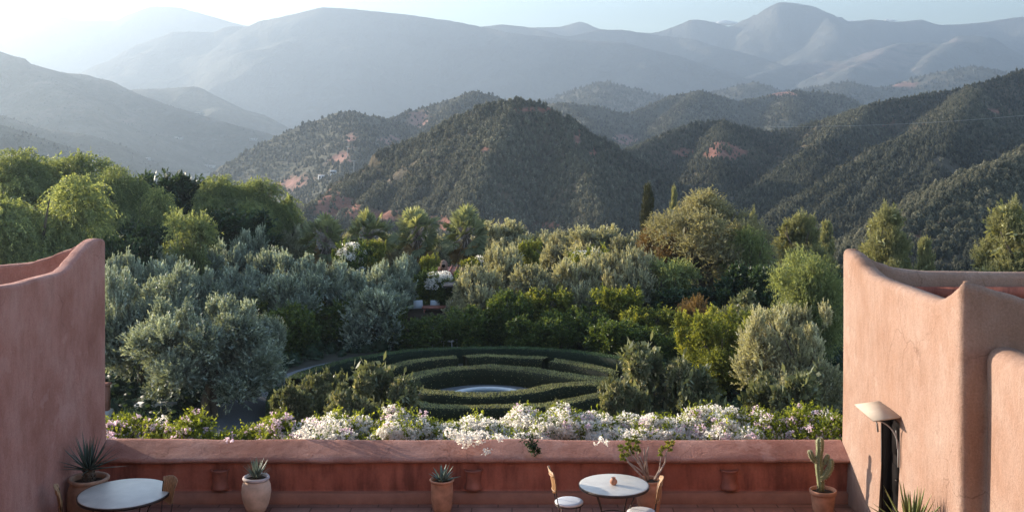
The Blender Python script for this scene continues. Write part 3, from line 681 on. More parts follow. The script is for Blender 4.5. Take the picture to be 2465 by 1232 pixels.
# right building
rb = thing('adobe_house', 'apricot adobe building with horned parapet corners at the right of the terrace', 'building', (RX + 2, 15, 0))
def loc(px, py, X=RX):  # a point of the wall plane x = X
    d = X / (px - CX) * F; return d, Z_(py, d)
pf = [(7.6 + RX, FAR - .0, 3.57), (4.2 + RX, FAR, 3.57), (2.6 + RX, FAR, 3.56), (1.2 + RX, FAR, 3.57), (.75 + RX, FAR, 3.64), (.45 + RX, FAR, 3.76), (.14 + RX, FAR, 3.93), (RX + .03, FAR - .04, 3.95), (RX, FAR - .16, 3.93)]
for px, py in ((2050, 612), (2066, 634), (2093, 662), (2125, 676), (2157, 687), (2211, 707), (2240, 718), (2256, 721), (2272, 713), (2288, 700), (2302, 687)):
    d, z = loc(px, py); pf.append((RX, d, z))
pf += [(RX, 13.34, 4.04), (RX + .02, 13.27, 4.06), (RX + .08, 13.25, 4.06), (RX + .36, 13.26, 3.98), (RX + .7, 13.26, 3.88), (RX + 1.05, 13.26, 3.78), (RX + 1.6, 13.26, 3.70), (RX + 4.5, 13.26, 3.7)]
acc = 0; prev = pf[0]; door_s = [0, 0]
for p in pf[1:]:
    if prev[0] == RX and p[0] == RX:
        for q, dd in enumerate((16.09, 15.35)):
            if prev[1] >= dd >= p[1]: door_s[q] = acc + prev[1] - dd
    acc += math.hypot(p[0] - prev[0], p[1] - prev[1]); prev = p
w = sweep_wall('wall', pf, .28, 3.12, M['adobe_lit'], rb, side=1, door=door_s, seed=3)
w.location = (-rb.location[0], -rb.location[1], 0)
def sub(o, par): o.location = tuple(a - b for a, b in zip(o.location, par.location)); return o
def chld(mb, name, mat, par, smooth=False):
    o = mb.build(name, mat, par, smooth); o.location = (-par.location[0], -par.location[1], -par.location[2]); return o
b_ = MB(); b_.box((RX + 4.2, 15.7, 3.10), (4.0, 2.3, .06)); chld(b_, 'roof', M['roof'], rb)
# red strip and inner ledge of the far parapet
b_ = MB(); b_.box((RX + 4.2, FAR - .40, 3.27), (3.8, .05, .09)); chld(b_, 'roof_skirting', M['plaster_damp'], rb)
# lower wing at the right, its lit face a little behind the tower's plane
wg = [(5.60, 13.24, 3.30), (5.59, 12.6, 3.31), (5.59, 11.2, 3.34), (5.6, 9.0, 3.36), (5.6, 6.0, 3.36)]
w2 = sweep_wall('wing_wall', wg, .42, 2.9, M['adobe_lit'], rb, side=1, seed=8, rnd=.17); w2.location = w.location
# doorway: reveal, door leaf, frame
b_ = MB(); b_.box((RX + .43, 15.72, .91), (.02, .42, .93)); b_.box((RX + .22, 16.12, .91), (.20, .025, .92)); b_.box((RX + .22, 15.32, .91), (.20, .025, .92)); b_.box((RX + .22, 15.72, 1.85), (.2, .40, .025)); b_.box((RX + .22, 15.72, -.01), (.2, .40, .02))
chld(b_, 'door_reveal', M['dark_opening'], rb)  # recess shade painted: the reveal takes the near-black too
b_ = MB(); b_.box((RX + .16, 15.90, .90), (.022, .19, .88)); b_.box((RX + .165, 15.52, .90), (.022, .175, .88))
for k in range(3): b_.box((RX + .135, 15.9, .35 + k * .55), (.008, .13, .2)); b_.box((RX + .14, 15.52, .35 + k * .55), (.008, .12, .2))
dr = chld(b_, 'door', M['dark_opening'], rb)
b_ = MB(); b_.tube([(RX + .10, 15.71, .95), (RX + .07, 15.71, .95), (RX + .07, 15.65, .95)], .010, 6); h_ = b_.build('handle', M['metal'], dr)
b_ = MB(); b_.box((RX + .01, 15.335, .91), (.012, .012, .91)); b_.box((RX + .01, 16.105, .91), (.012, .012, .91)); b_.box((RX + .01, 15.72, 1.835), (.012, .38, .012)); chld(b_, 'door_frame', M['metal'], rb)
# folded sheet hood on two curved brackets
b_ = MB()
A, B, C, D = (4.945, 16.19, 1.88), (5.31, 16.19, 1.93), (5.31, 15.27, 1.94), (4.92, 15.27, 1.887)
E, Fp = (5.285, 15.03, 1.79), (5.285, 15.93, 1.79)
def sheet(mb, q, t):
    q = [Vector(p) for p in q]; n_ = (q[1] - q[0]).cross(q[2] - q[0]).normalized() * t
    mb.add([p + n_ for p in q] + [p - n_ for p in q], [(0, 1, 2, 3), (7, 6, 5, 4), (0, 4, 5, 1), (1, 5, 6, 2), (2, 6, 7, 3), (3, 7, 4, 0)])
sheet(b_, [A, B, C, D], .008)
hood = chld(b_, 'door_hood', M['canopy'], rb)
for yy in (15.31, 16.15):
    b_ = MB(); pts = [(5.272 - .33 * (1 - math.cos(t)), yy, 1.50 + .385 * math.sin(t)) for t in np.linspace(0, math.pi / 2, 12)]
    b_.tube(([(5.272, yy, 1.25)] if yy < 15.5 else []) + pts, .0095, 6); b_.tube([(4.94, yy, 1.875), (5.27, yy, 1.92)], .008, 6)
    b_.tube([(5.262, yy, 1.5), (5.25, yy - .0, 1.62), (5.24, yy, 1.75)], .007, 6)
    br = b_.build('hood_bracket', M['frame'], hood)

# left building
lb = thing('adobe_house', 'shaded rose adobe building whose curved parapet peaks at the left of the terrace', 'building', (LX - 2, 15, 0))
pl = [(LX + .0, 9.0, 3.9), (LX, 12.0, 3.92), (LX, 13.4, 3.90)]
for px, py in ((0, 690), (58, 681), (97, 669), (130, 661), (150, 656), (163, 650), (180, 632), (201, 606), (218, 587), (230, 577)):
    d, z = loc(px, py, LX); pl.append((LX, d, z))
pl += [(LX, 17.84, 4.12), (LX, 17.98, 4.08), (LX - .05, 18.1, 4.06), (LX - .22, 18.14, 4.05), (LX - .5, 18.14, 3.96), (LX - .8, 18.14, 3.84), (LX - 1.15, 18.14, 3.71), (LX - 1.7, 18.14, 3.66), (LX - 6, 18.14, 3.64)]
w = sweep_wall('wall', pl, .22, 3.12, M['adobe_rose'], lb, side=1, seed=5, wob=.02, rnd=.055); w.location = (-lb.location[0], -lb.location[1], 0)
b_ = MB(); b_.box((LX - 3.2, 13.2, 3.08), (2.9, 4.75, .06)); chld(b_, 'roof', M['roof'], lb)

# terrace parapet with rounded sloping cap, damp-stained face and tiled plinth
pw = thing('parapet_wall', 'long low red adobe parapet with wide sloping cap closing the terrace', 'wall', (0, 17.8, 0))
xs = np.linspace(LX + .02, RX - .02, 180)
def strip(name, prof, mat, amp, seed):
    V = []
    for x in xs:
        for j, (y, z) in enumerate(prof):
            V.append((x, y + amp * fbm(np.array([x * 1.3]), np.array([j * .35]), seed, 3)[0], z + amp * fbm(np.array([x * .9 + 40]), np.array([j * .2]), seed + 1, 3)[0]))
    m_ = len(prof); Q = [(a * m_ + k, (a + 1) * m_ + k, (a + 1) * m_ + k + 1, a * m_ + k + 1) for a in range(len(xs) - 1) for k in range(m_ - 1)]
    o = obj_np(name, V, Q, mat, pw, smooth=True); o.location = (0, -17.8, 0); return o
strip('cap', [(17.58, .625), (17.53, .632), (17.50, .65), (17.485, .675), (17.50, .70), (17.54, .72), (17.66, .755), (17.82, .81), (17.96, .852), (18.02, .862), (18.08, .85), (18.11, .81), (18.12, .70), (18.12, -5)], M['adobe_cap'], .022, 3)
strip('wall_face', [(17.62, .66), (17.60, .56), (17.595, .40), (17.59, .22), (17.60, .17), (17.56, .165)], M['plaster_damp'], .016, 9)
strip('plinth', [(17.60, .178), (17.53, .172), (17.51, .16), (17.505, .0), (17.50, -.05)], M['plinth'], .006, 12)
# terrace floor
b_ = MB(); b_.box(((LX + RX) / 2 + .0, 11.25, -.15), ((RX - LX) / 2 + .1, 6.28, .15)); tf = b_.build('terrace_floor', M['paving']); tag(tf, kind='structure')
tf.rotation_euler = (0, 0, 0)
# planting bank behind the parapet
b_ = MB(); b_.add([(LX - 3, 18.14, -.1), (RX + 5, 18.14, -.1), (RX + 5, 20.6, -.15), (LX - 3, 20.6, -.15), (LX - 3, 22.2, -5.2), (RX + 5, 22.2, -5.2)], [(0, 1, 2, 3), (3, 2, 5, 4)])
tag(b_.build('planting_bank', M['soil']), kind='structure')

# wall-mounted half-round clay sconces
for px, lab in ((530, 'half-round clay wall light nearest the slatted chair at left'), (1139, 'half-round clay wall light beside the blue-green aloe pot'), (1755, 'half-round clay wall light between the right table and the cactus')):
    d = 17.59; t = thing('wall_light', lab, 'wall light', (X_(px, d), d, .22), 0, 'clay wall lights on the parapet')
    b_ = MB()
    prof = [(.132, 0), (.142, .015), (.136, .04), (.118, .09), (.112, .17), (.118, .24), (.134, .275), (.146, .29), (.146, .305), (.130, .308), (.114, .27), (.104, .2), (.106, .08), (.115, .02), (.132, 0)]
    b_.lathe(prof, n=24, a0=math.pi, a1=2 * math.pi, wob=.015); b_.build('shade', M['sconce'], t, True)
    b_ = MB(); b_.box((0, .0, .15), (.10, .012, .14)); b_.build('backplate', M['sconce'], t)

# ------------------------------------------------------------------ pots and their plants
def pot(parent, prof, mat, rimmat=None, rimfrom=None, soil_z=None, soil_r=None):
    b_ = MB(); b_.lathe(prof, n=48, wob=.006); b_.build('pot', mat, parent, True)
    b_ = MB(); rs = random.Random(3)
    V = [(0, 0, soil_z)] ; n_ = 24
    for k in range(n_): V.append((soil_r * math.cos(6.283 * k / n_), soil_r * math.sin(6.283 * k / n_), soil_z - .012))
    b_.add(V, None, [(0, 1 + k, 1 + (k + 1) % n_) for k in range(n_)]); b_.build('soil', M['soil'], parent)
def ring(r, z, t): return [(r - t, z - t * .6), (r + t * .3, z - t * .9), (r + t, z - t * .2), (r + t * .9, z + t * .6), (r + .1 * t, z + t), (r - t * .8, z + t * .5)]
def blades(rs, n_, L, W, base_r, z0, elo, ehi, th=.012, curl=.15, segs=6, seedtone=.45, upright_inner=True, spikes=False):
    """stiff tapering succulent blades as solid gutters; returns V,Q,tone"""
    VV, QQ, TT = [], [], []; o = 0
    for i in range(n_):
        f = i / max(1, n_ - 1); a = i * 2.39996 + rs.uniform(-.2, .2)
        el = elo + (ehi - elo) * f + rs.uniform(-.07, .07); l_ = L * rs.uniform(.8, 1.1); w_ = W * rs.uniform(.85, 1.15)
        ax = np.array([math.cos(a), math.sin(a), 0]); sx = np.array([-math.sin(a), math.cos(a), 0]); up = np.array([0, 0, 1.])
        p = ax * base_r * (1 - f * .6) + up * (z0 + .02 * f); e = el; pts = []
        for k in range(segs + 1):
            t = k / segs; ww = w_ * (1 - t ** 1.7) * (.75 + .9 * t * (1 - t)) + .0012
            dirv = ax * math.cos(e) + up * math.sin(e); nrm = -ax * math.sin(e) + up * math.cos(e)
            pts.append([p + sx * ww + nrm * th * .9 * (1 - t), p + nrm * 0, p - sx * ww + nrm * th * .9 * (1 - t), p - nrm * th * (1 - t) * 1.6])
            p = p + dirv * l_ / segs; e += curl / segs * (-1 if el < .7 else 1) * rs.uniform(.2, 1)
        V = np.array(pts).reshape(-1, 3); Q = [(k * 4 + j, k * 4 + (j + 1) % 4, (k + 1) * 4 + (j + 1) % 4, (k + 1) * 4 + j) for k in range(segs) for j in range(4)]
        VV.append(V); QQ.append(np.array(Q) + o); o += len(V)
        tn = seedtone + rs.uniform(-.18, .18) + np.repeat(np.linspace(-.15, .3, segs + 1), 4); TT.append(tn)
    return np.concatenate(VV), np.concatenate(QQ), np.clip(np.concatenate(TT), 0, 1)
rsp = np.random.default_rng(5)

# big old urn with yucca
t = thing('potted_yucca', 'dark spiky yucca in a large brown urn behind the left table', 'potted plant', (-6.17, 16.35, 0))
pot(t, [(.16, 0), (.21, .05), (.27, .22), (.30, .40), (.30, .55), (.285, .64), (.265, .68), (.262, .70)] + [(.255, .72), (.272, .735), (.288, .75), (.29, .775), (.275, .79), (.245, .785), (.235, .76), (.232, .70)], M['oldpot'], soil_z=.72, soil_r=.235)
b_ = MB(); b_.tube([(0, 0, .66), (.0, 0, .8), (.01, 0, .93)], [.085, .075, .07], 12)
for k in range(70):
    a = rsp.uniform(0, 6.28); z = rsp.uniform(.70, .93); b_.tube([(.07 * math.cos(a), .07 * math.sin(a), z), (.10 * math.cos(a), .10 * math.sin(a), z + .03)], [.013, .004], 4)
b_.build('stem', M['bark'], t)
V, Q, T = blades(rsp, 46, .50, .017, .05, .90, .12, 1.50, .008, .18)
V[:, 2] *= 1; obj_np('leaves', V, Q, LM['yucca'], t, tone=T)
# pale urn with small spiky plant
t = thing('potted_agave', 'small spiky green plant in a pale bulging clay urn', 'potted plant', (X_(617, 17.15), 17.15, 0))
pot(t, [(.10, 0), (.135, .015), (.185, .12), (.215, .24), (.225, .33), (.215, .42), (.19, .485), (.175, .50), (.17, .505)] , M['palepot'], soil_z=.52, soil_r=.16)
b_ = MB(); b_.lathe([(.165, .495), (.185, .495), (.202, .51), (.205, .53), (.192, .55), (.165, .545), (.155, .52), (.155, .48)], n=48, wob=.01); b_.build('rim', M['potrim'], t, True)
V, Q, T = blades(rsp, 70, .27, .009, .03, .53, .55, 1.55, .004, .10); obj_np('leaves', V, Q, LM['agave'], t, tone=T)
# aloe in tall terracotta pot
t = thing('potted_aloe', 'blue-green aloe in a tall plain terracotta pot under the parapet', 'potted plant', (X_(1064, 17.2), 17.2, 0))
pot(t, [(.125, 0), (.135, .01), (.155, .08), (.172, .22), (.168, .36), (.165, .44), (.175, .455), (.188, .47), (.19, .485), (.18, .495), (.165, .49), (.155, .46), (.15, .40)], M['terracotta'], soil_z=.45, soil_r=.16)
V, Q, T = blades(rsp, 15, .27, .030, .03, .46, .30, 1.25, .014, .15); obj_np('leaves', V, Q, LM['agave'], t, tone=T)
# aeonium
t = thing('potted_aeonium', 'leggy branching succulent with yellow-green rosettes behind the right table', 'potted plant', (X_(1562, 17.05), 17.05, 0))
pot(t, [(.13, 0), (.14, .01), (.165, .12), (.19, .27), (.20, .38), (.192, .46), (.178, .49), (.185, .51), (.19, .53), (.18, .54), (.165, .53), (.16, .50), (.155, .44)], M['terracotta'], soil_z=.50, soil_r=.165)
def at(px, py, dy=0): return (X_(px, 17.05 + dy) - X_(1562, 17.05), dy, Z_(py, 17.05 + dy))
stalks = [[(1556, 1160), (1535, 1135), (1515, 1115), (1505, 1098)], [(1560, 1155), (1545, 1125), (1530, 1105), (1520, 1095), (1515, 1080)], [(1558, 1155), (1548, 1128), (1535, 1100), (1532, 1088)], [(1560, 1140), (1556, 1110), (1558, 1085), (1561, 1075)],
          [(1554, 1130), (1552, 1100), (1550, 1080)], [(1575, 1155), (1588, 1130), (1590, 1110), (1592, 1098)], [(1576, 1155), (1592, 1130), (1602, 1110), (1603, 1095), (1606, 1085)], [(1560, 1150), (1540, 1130), (1522, 1118), (1510, 1110)], [(1562, 1150), (1550, 1120), (1540, 1098)]]
for i, s_ in enumerate(stalks):
    b_ = MB(); dy = (i % 3 - 1) * .05
    b_.tube([at(px, py, dy) for px, py in s_], list(np.linspace(.017, .009, len(s_))), 7); b_.build('stalk', M['stalk'], t, True)
ros = [(1497, 1098), (1505, 1080), (1512, 1068), (1520, 1062), (1528, 1062), (1532, 1075), (1525, 1082), (1516, 1085), (1508, 1095), (1495, 1085), (1522, 1092), (1500, 1106), (1515, 1076), (1535, 1066), (1537, 1084), (1494, 1075), (1529, 1053), (1510, 1058), (1591, 1085), (1597, 1078), (1606, 1066), (1615, 1072), (1589, 1096), (1612, 1084), (1604, 1078), (1618, 1064)]
VV, QQ, TT = [], [], []; o = 0
for i, (px, py) in enumerate(ros):
    c_ = np.array(at(px, py, rsp.uniform(-.10, .10))); tilt = unit(np.array([rsp.uniform(-.5, .5), rsp.uniform(-.6, .1), 1.0]))
    n_ = 34; u = unit(rsp.normal(size=(n_, 3)) * np.array([1, 1, .55]) + tilt * .5); V, Q = leaf_quads(c_ + u * .004, u, rsp.uniform(.035, .062, n_), rsp.uniform(.018, .028, n_), rsp, .3)
    VV.append(V); QQ.append(Q + o); o += len(V); TT.append(np.repeat(np.clip(rsp.normal(.5 + (.25 if px > 1580 else 0), .2, n_), 0, 1), 4))
obj_np('rosettes', np.concatenate(VV), np.concatenate(QQ), LM['aeonium'], t, tone=np.concatenate(TT))
# cactus
t = thing('potted_cactus', 'tall branched cactus in a rimmed terracotta pot beside the right wall', 'potted plant', (4.70, 16.95, 0))
pot(t, [(.13, 0), (.14, .01), (.165, .18), (.18, .33), (.183, .345), (.195, .35), (.20, .375), (.203, .405), (.198, .415), (.182, .412), (.176, .39), (.172, .34)], M['terracotta'], soil_z=.375, soil_r=.175)
def cat(px, py, dy=0): return (X_(px, 16.95 + dy) - 4.70, dy, Z_(py, 16.95 + dy))
cb = MB(); sp = MB()
for pts, r in (([(1977, 1180), (1975, 1150), (1972, 1120), (1972, 1100), (1974, 1080), (1974, 1060), (1974, 1053)], .050),
               ([(1974, 1112), (1962, 1108), (1954, 1098), (1950, 1088), (1949, 1083)], .034),
               ([(1976, 1150), (1986, 1145), (1996, 1130), (2001, 1115), (1999, 1104)], .044),
               ([(1978, 1120), (1986, 1112), (1991, 1100), (1994, 1093)], .030)):
    P3 = [Vector(cat(px, py, .0 if r != .044 else -.04)) for px, py in pts]
    # smooth subdivide
    Q3 = [P3[0]]
    for a_, b2 in zip(P3[:-1], P3[1:]): Q3 += [a_.lerp(b2, .5), b2]
    m_ = len(Q3); rad = [r * (1 - .1 * math.cos(k)) * (.55 + .45 * min(1, (m_ - 1 - k) / 2.0) ** .5) for k in range(m_)]
    cb.tube(Q3, rad, 28, ribs=7, ribamp=.16)
    for k in range(m_ * 26):
        i0 = rsp.integers(0, m_ - 1); f = rsp.uniform(); c0 = Q3[i0].lerp(Q3[i0 + 1], f); th = 2 * math.pi * rsp.integers(0, 7) / 7 + .0
        ref = Vector((0.3, 0.91, 0.28)).normalized(); tt = (Q3[i0 + 1] - Q3[i0]).normalized(); a1 = tt.cross(ref).normalized(); b1 = tt.cross(a1)
        rr = (rad[i0] * (1 - f) + rad[i0 + 1] * f) * 1.15; dv = a1 * math.cos(th) + b1 * math.sin(th); p0 = c0 + dv * rr
        sp.tube([p0, p0 + dv * .014 + tt * rsp.uniform(-.014, .014) + dv.cross(tt) * rsp.uniform(-.012, .012)], [.0022, .0008], 3)
ct = cb.build('cactus_stem', M['cactus'], t, True); sp.build('spines', M['spine'], ct)
# aloe by the door
t = thing('potted_aloe', 'sunlit olive-green aloe with long pointed blades beside the hooded door', 'potted plant', (4.97, 13.95, 0))
pot(t, [(.13, 0), (.16, .02), (.20, .3), (.20, .74), (.215, .76), (.22, .79), (.20, .80), (.185, .72)], M['terracotta'], soil_z=.78, soil_r=.18)
V, Q, T = blades(rsp, 36, .56, .027, .05, .86, .35, 1.45, .016, .25, seedtone=.5); obj_np('leaves', V, Q, LM['aloe'], t, tone=T)

# ------------------------------------------------------------------ tables and chairs
def table(x, y, r, label, rz=0, sx=1.0):
    t = thing('round_table', label, 'table', (x, y, 0), rz)
    b_ = MB(); b_.lathe([(0.001, .715), (r - .02, .715), (r - .006, .722), (r - .004, .738), (r - .02, .742), (.001, .742)], n=72); o = b_.build('tabletop', M['table'], t, False); o.scale = (sx, 1, 1)
    b_ = MB(); b_.lathe([(r - .03, .700), (r + .006, .700), (r + .008, .736), (r - .0035, .736), (r - .0035, .712), (r - .03, .712), (r - .03, .700)], n=72); o = b_.build('rim', M['metal'], t); o.scale = (sx, 1, 1)
    for k in range(4):
        a = math.pi / 4 + k * math.pi / 2; ca, sa = math.cos(a), math.sin(a)
        b_ = MB(); pts = [(r * .80 * sx * ca, r * .80 * sa, .705), (r * .66 * ca, r * .66 * sa, .55), (r * .48 * ca, r * .48 * sa, .35), (r * .45 * ca, r * .45 * sa, .18), (r * .62 * ca, r * .62 * sa, 0)]
        b_.tube(pts, .010, 8); b_.build('leg', M['metal'], t, True)
    b_ = MB(); b_.lathe([(r * .47, .28), (r * .47 + .008, .288), (r * .47, .296), (r * .47 - .008, .288), (r * .47, .28)], n=40); b_.build('stretcher', M['metal'], t)
    return t
table(1.47, 16.17, .50, 'sunlit round table with cream top and a small clay pot on it')
table(-5.46, 15.80, .66, 'shaded round table with blue-grey top beside the left wall', sx=.94)
t = thing('candle_pot', 'tiny round terracotta pot in the middle of the sunlit table', 'pot', (X_(1477, 16.15), 16.15, .743))
b_ = MB(); b_.lathe([(.001, 0), (.028, 0), (.048, .02), (.056, .045), (.048, .07), (.030, .084), (.027, .092), (.034, .10), (.031, .103), (.022, .094), (.020, .08), (.001, .06)], n=32); b_.build('body', M['terracotta'], t, True)
def chair(x, y, rz, label):
    """faces local +X, backrest at -X"""
    t = thing('bistro_chair', label, 'chair', (x, y, 0), rz, 'wrought-iron terrace chairs')
    b_ = MB(); b_.lathe([(.001, .425), (.19, .425), (.205, .435), (.208, .450), (.195, .462), (.15, .468), (.001, .470)], n=48); b_.build('seat', M['cushion'], t, True)
    b_ = MB(); b_.lathe([(.198, .405), (.207, .412), (.198, .42), (.189, .412), (.198, .405)], n=40); b_.build('seat_frame', M['metal'], t, True)
    for a in (45, 135, 225, 315):
        ca, sa = math.cos(R(a)), math.sin(R(a))
        b_ = MB(); b_.tube([(.195 * ca, .195 * sa, .41), (.175 * ca, .175 * sa, .25), (.19 * ca, .19 * sa, .1), (.235 * ca, .235 * sa, 0)], .0085, 8); b_.build('leg', M['metal'], t, True)
    # curved slatted backrest
    b_ = MB(); nseg = 9
    for k in range(nseg):
        a = R(180 - 29 + 58 * k / (nseg - 1)); rr = .235
        top = .93 + .03 * math.sin(math.pi * k / (nseg - 1)); bot = .58 + .04 * abs(k - 4) / 4
        V = []
        for z, lean in ((bot, 0), (.70, .012), (.82, .035), (top, .075)):
            r2 = rr + lean
            for da, dr_ in ((-.058, -.004), (.058, -.004), (.058, .006), (-.058, .006)):
                V.append(((r2 + dr_) * math.cos(a + da), (r2 + dr_) * math.sin(a + da), z))
        Q = [(m_ * 4 + j, m_ * 4 + (j + 1) % 4, m_ * 4 + 4 + (j + 1) % 4, m_ * 4 + 4 + j) for m_ in range(3) for j in range(4)] + [(0, 3, 2, 1), (12, 13, 14, 15)]
        b_.add(V, Q)
    for z, lean in ((.64, .006), (.86, .045)):
        b_.tube([((.245 + lean) * math.cos(R(a)), (.245 + lean) * math.sin(R(a)), z) for a in range(149, 212, 6)], .008, 6)
    b_.build('backrest', M['wood'], t)
    for s in (-1, 1):
        a = R(180 + s * 30)
        b_ = MB(); b_.tube([(.20 * math.cos(a), .20 * math.sin(a), .41), (.232 * math.cos(a), .232 * math.sin(a), .55), (.255 * math.cos(a), .255 * math.sin(a), .75), (.285 * math.cos(a), .285 * math.sin(a), .88)], .0075, 8); b_.build('back_rod', M['metal'], t, True)
    return t
chair(.83, 16.3, R(8), 'white-seated iron chair at the left side of the sunlit table')
chair(1.83, 15.85, R(172), 'white-seated iron chair at the right side of the sunlit table')
chair(-6.02, 15.55, R(20), 'chair squeezed between the left wall and the shaded table')
chair(-4.98, 15.62, R(232), 'chair with wooden slatted back at the right edge of the shaded table')
# small white power outlet low on the right wall
b_ = MB(); b_.box((RX - .02, 17.05, .16), (.012, .035, .06)); b_.box((RX - .034, 17.05, .16), (.004, .02, .035)); tag(b_.build('wall_socket', M['white']), 'small white socket low on the right wall near the cactus', 'socket')

# unseen house under and behind the viewpoint, added for warm bounce and sky blocking
mh = thing('unseen_house', 'unseen tall adobe house added behind the viewpoint for warm bounced light', 'building', (0, 2, 0))
b_ = MB(); b_.box((1.5, .5, -.4), (12.0, 4.2, 4.6)); b_.box((1.5, -5.4, 5.8), (12.0, 1.6, 8.4))
b_.build('wall', M['adobe_lit'], mh).location = (0, -2, 0)
for k in range(3):
    b_ = MB(); b_.box((-4 + k * 4.5, 2.71, 1.1), (.6, .02, 1.1)); b_.build('door', M['dark_opening'], mh)
    b_ = MB(); b_.box((-4 + k * 4.5, -5.79, 5.6), (.7, .02, 1.1)); b_.build('window', M['dark_opening'], mh)
# ------------------------------------------------------------------ flowering climbers behind the parapet
def flowershrub(px, top, wpx, d, white, pink, label, cat='flowering shrub', nleaf=1.0, seed=0, extra=()):
    rs = np.random.default_rng(900 + seed); x0 = X_(px, d); rw = wpx / F * d / 2 * 1.12; zt = Z_(top, d)
    root = thing('flowering_shrub', label, cat, (x0, d, -.12), 0, 'flowering climbers along the parapet')
    z0 = -.12; hh = zt - z0 - .15
    L = []
    for k in range(11):
        a = rs.uniform(0, 6.28); q = rs.uniform(0, .85)
        L.append((q * rw * math.cos(a), q * .7 * math.sin(a), hh * rs.uniform(.45, .86), rw * rs.uniform(.22, .42), .28, hh * rs.uniform(.14, .26)))
    for k in range(5): L.append((rs.uniform(-.9, .9) * rw, rs.uniform(-.75, -.2), hh * rs.uniform(.62, .8), rw * .3, .2, .13))
    L = np.array(L); L[:, 2] = np.minimum(L[:, 2], hh - L[:, 5])
    D = [shoots(rs, L, int(420 * nleaf), .20, 13, .050, .026, up=.6, out=.8, rnd=.5, spread=.9, shell=(.4, 1.05), tipbright=.3, tone0=.45, lowcut=-5),
         shoots(rs, L, 260, .2, 9, .07, .04, up=0, rnd=.9, spread=1.2, shell=(.0, .6), tone0=.12, lowcut=-5)]  # inner leaves toned dark, shade inside the shrub put into colour
    V, Q, T = join(D); obj_np('foliage', V, Q, LM['flowerleaf'], root, tone=T)
    b_ = MB()
    for k in range(4): b_.tube([(rs.uniform(-.3, .3) * rw, rs.uniform(-.2, .2), -.05), (rs.uniform(-.4, .4) * rw, rs.uniform(-.3, .1), hh * .4), (rs.uniform(-.7, .7) * rw, rs.uniform(-.4, .3), hh * .75)], [.02, .014, .006], 6)
    b_.build('stem', M['bark'], root, True)
    def blossoms(nm, n_, mat, size, cl, cr, up, list_=()):
        VV, TT = [], []; p = []
        w = rs.choice(len(L), n_, p=L[:, 3] / L[:, 3].sum()); u = unit(rs.normal(size=(n_, 3))); u[:, 2] = np.abs(u[:, 2]) * .9 + .05; u[:, 1] -= .25; u = unit(u)
        c_ = L[w, :3] + u * L[w, 3:6] * 1.04
        c_[:, 2] += up * rs.uniform(0, 1, n_)
        sz = rs.uniform(.6, 1.35, n_) * cr
        for e_ in list_: c_ = np.concatenate([c_, [e_[:3]]]); sz = np.concatenate([sz, [e_[3]]])
        k = (cl * (sz / cr) ** 2).astype(int) + 3; idx = np.repeat(np.arange(len(c_)), k)
        v = unit(rs.normal(size=(len(idx), 3))); pos = c_[idx] + v * sz[idx, None] * np.array([1.25, 1, .8]) * (rs.uniform(.55, 1, len(idx)))[:, None]
        for j in range(3):
            dd = unit(v * .6 + rs.normal(size=v.shape)); VV.append(leaf_quads(pos, dd, rs.uniform(.7, 1.2, len(pos)) * size, rs.uniform(.6, .95, len(pos)) * size, rs, .5)[0]); TT.append(np.repeat(rs.beta(2, 1.2, len(pos)), 4))
        V = np.concatenate(VV); obj_np(nm, V, np.arange(len(V)).reshape(-1, 4), mat, root, tone=np.concatenate(TT))
    if white: blossoms('white_blossoms', int(white * 6.0), LM['white'], .032, 28, .088, .07, extra)
    if pink: blossoms('pink_blossoms', int(pink * 1.9) + 6, LM['pink'], .038, 9, .06, .12, () if white else extra)
    return root
def ex(px, py, r, d0, px0, d=17.55): return (X_(px, d) - X_(px0, d0), d - d0, Z_(py, d) + .12, r)
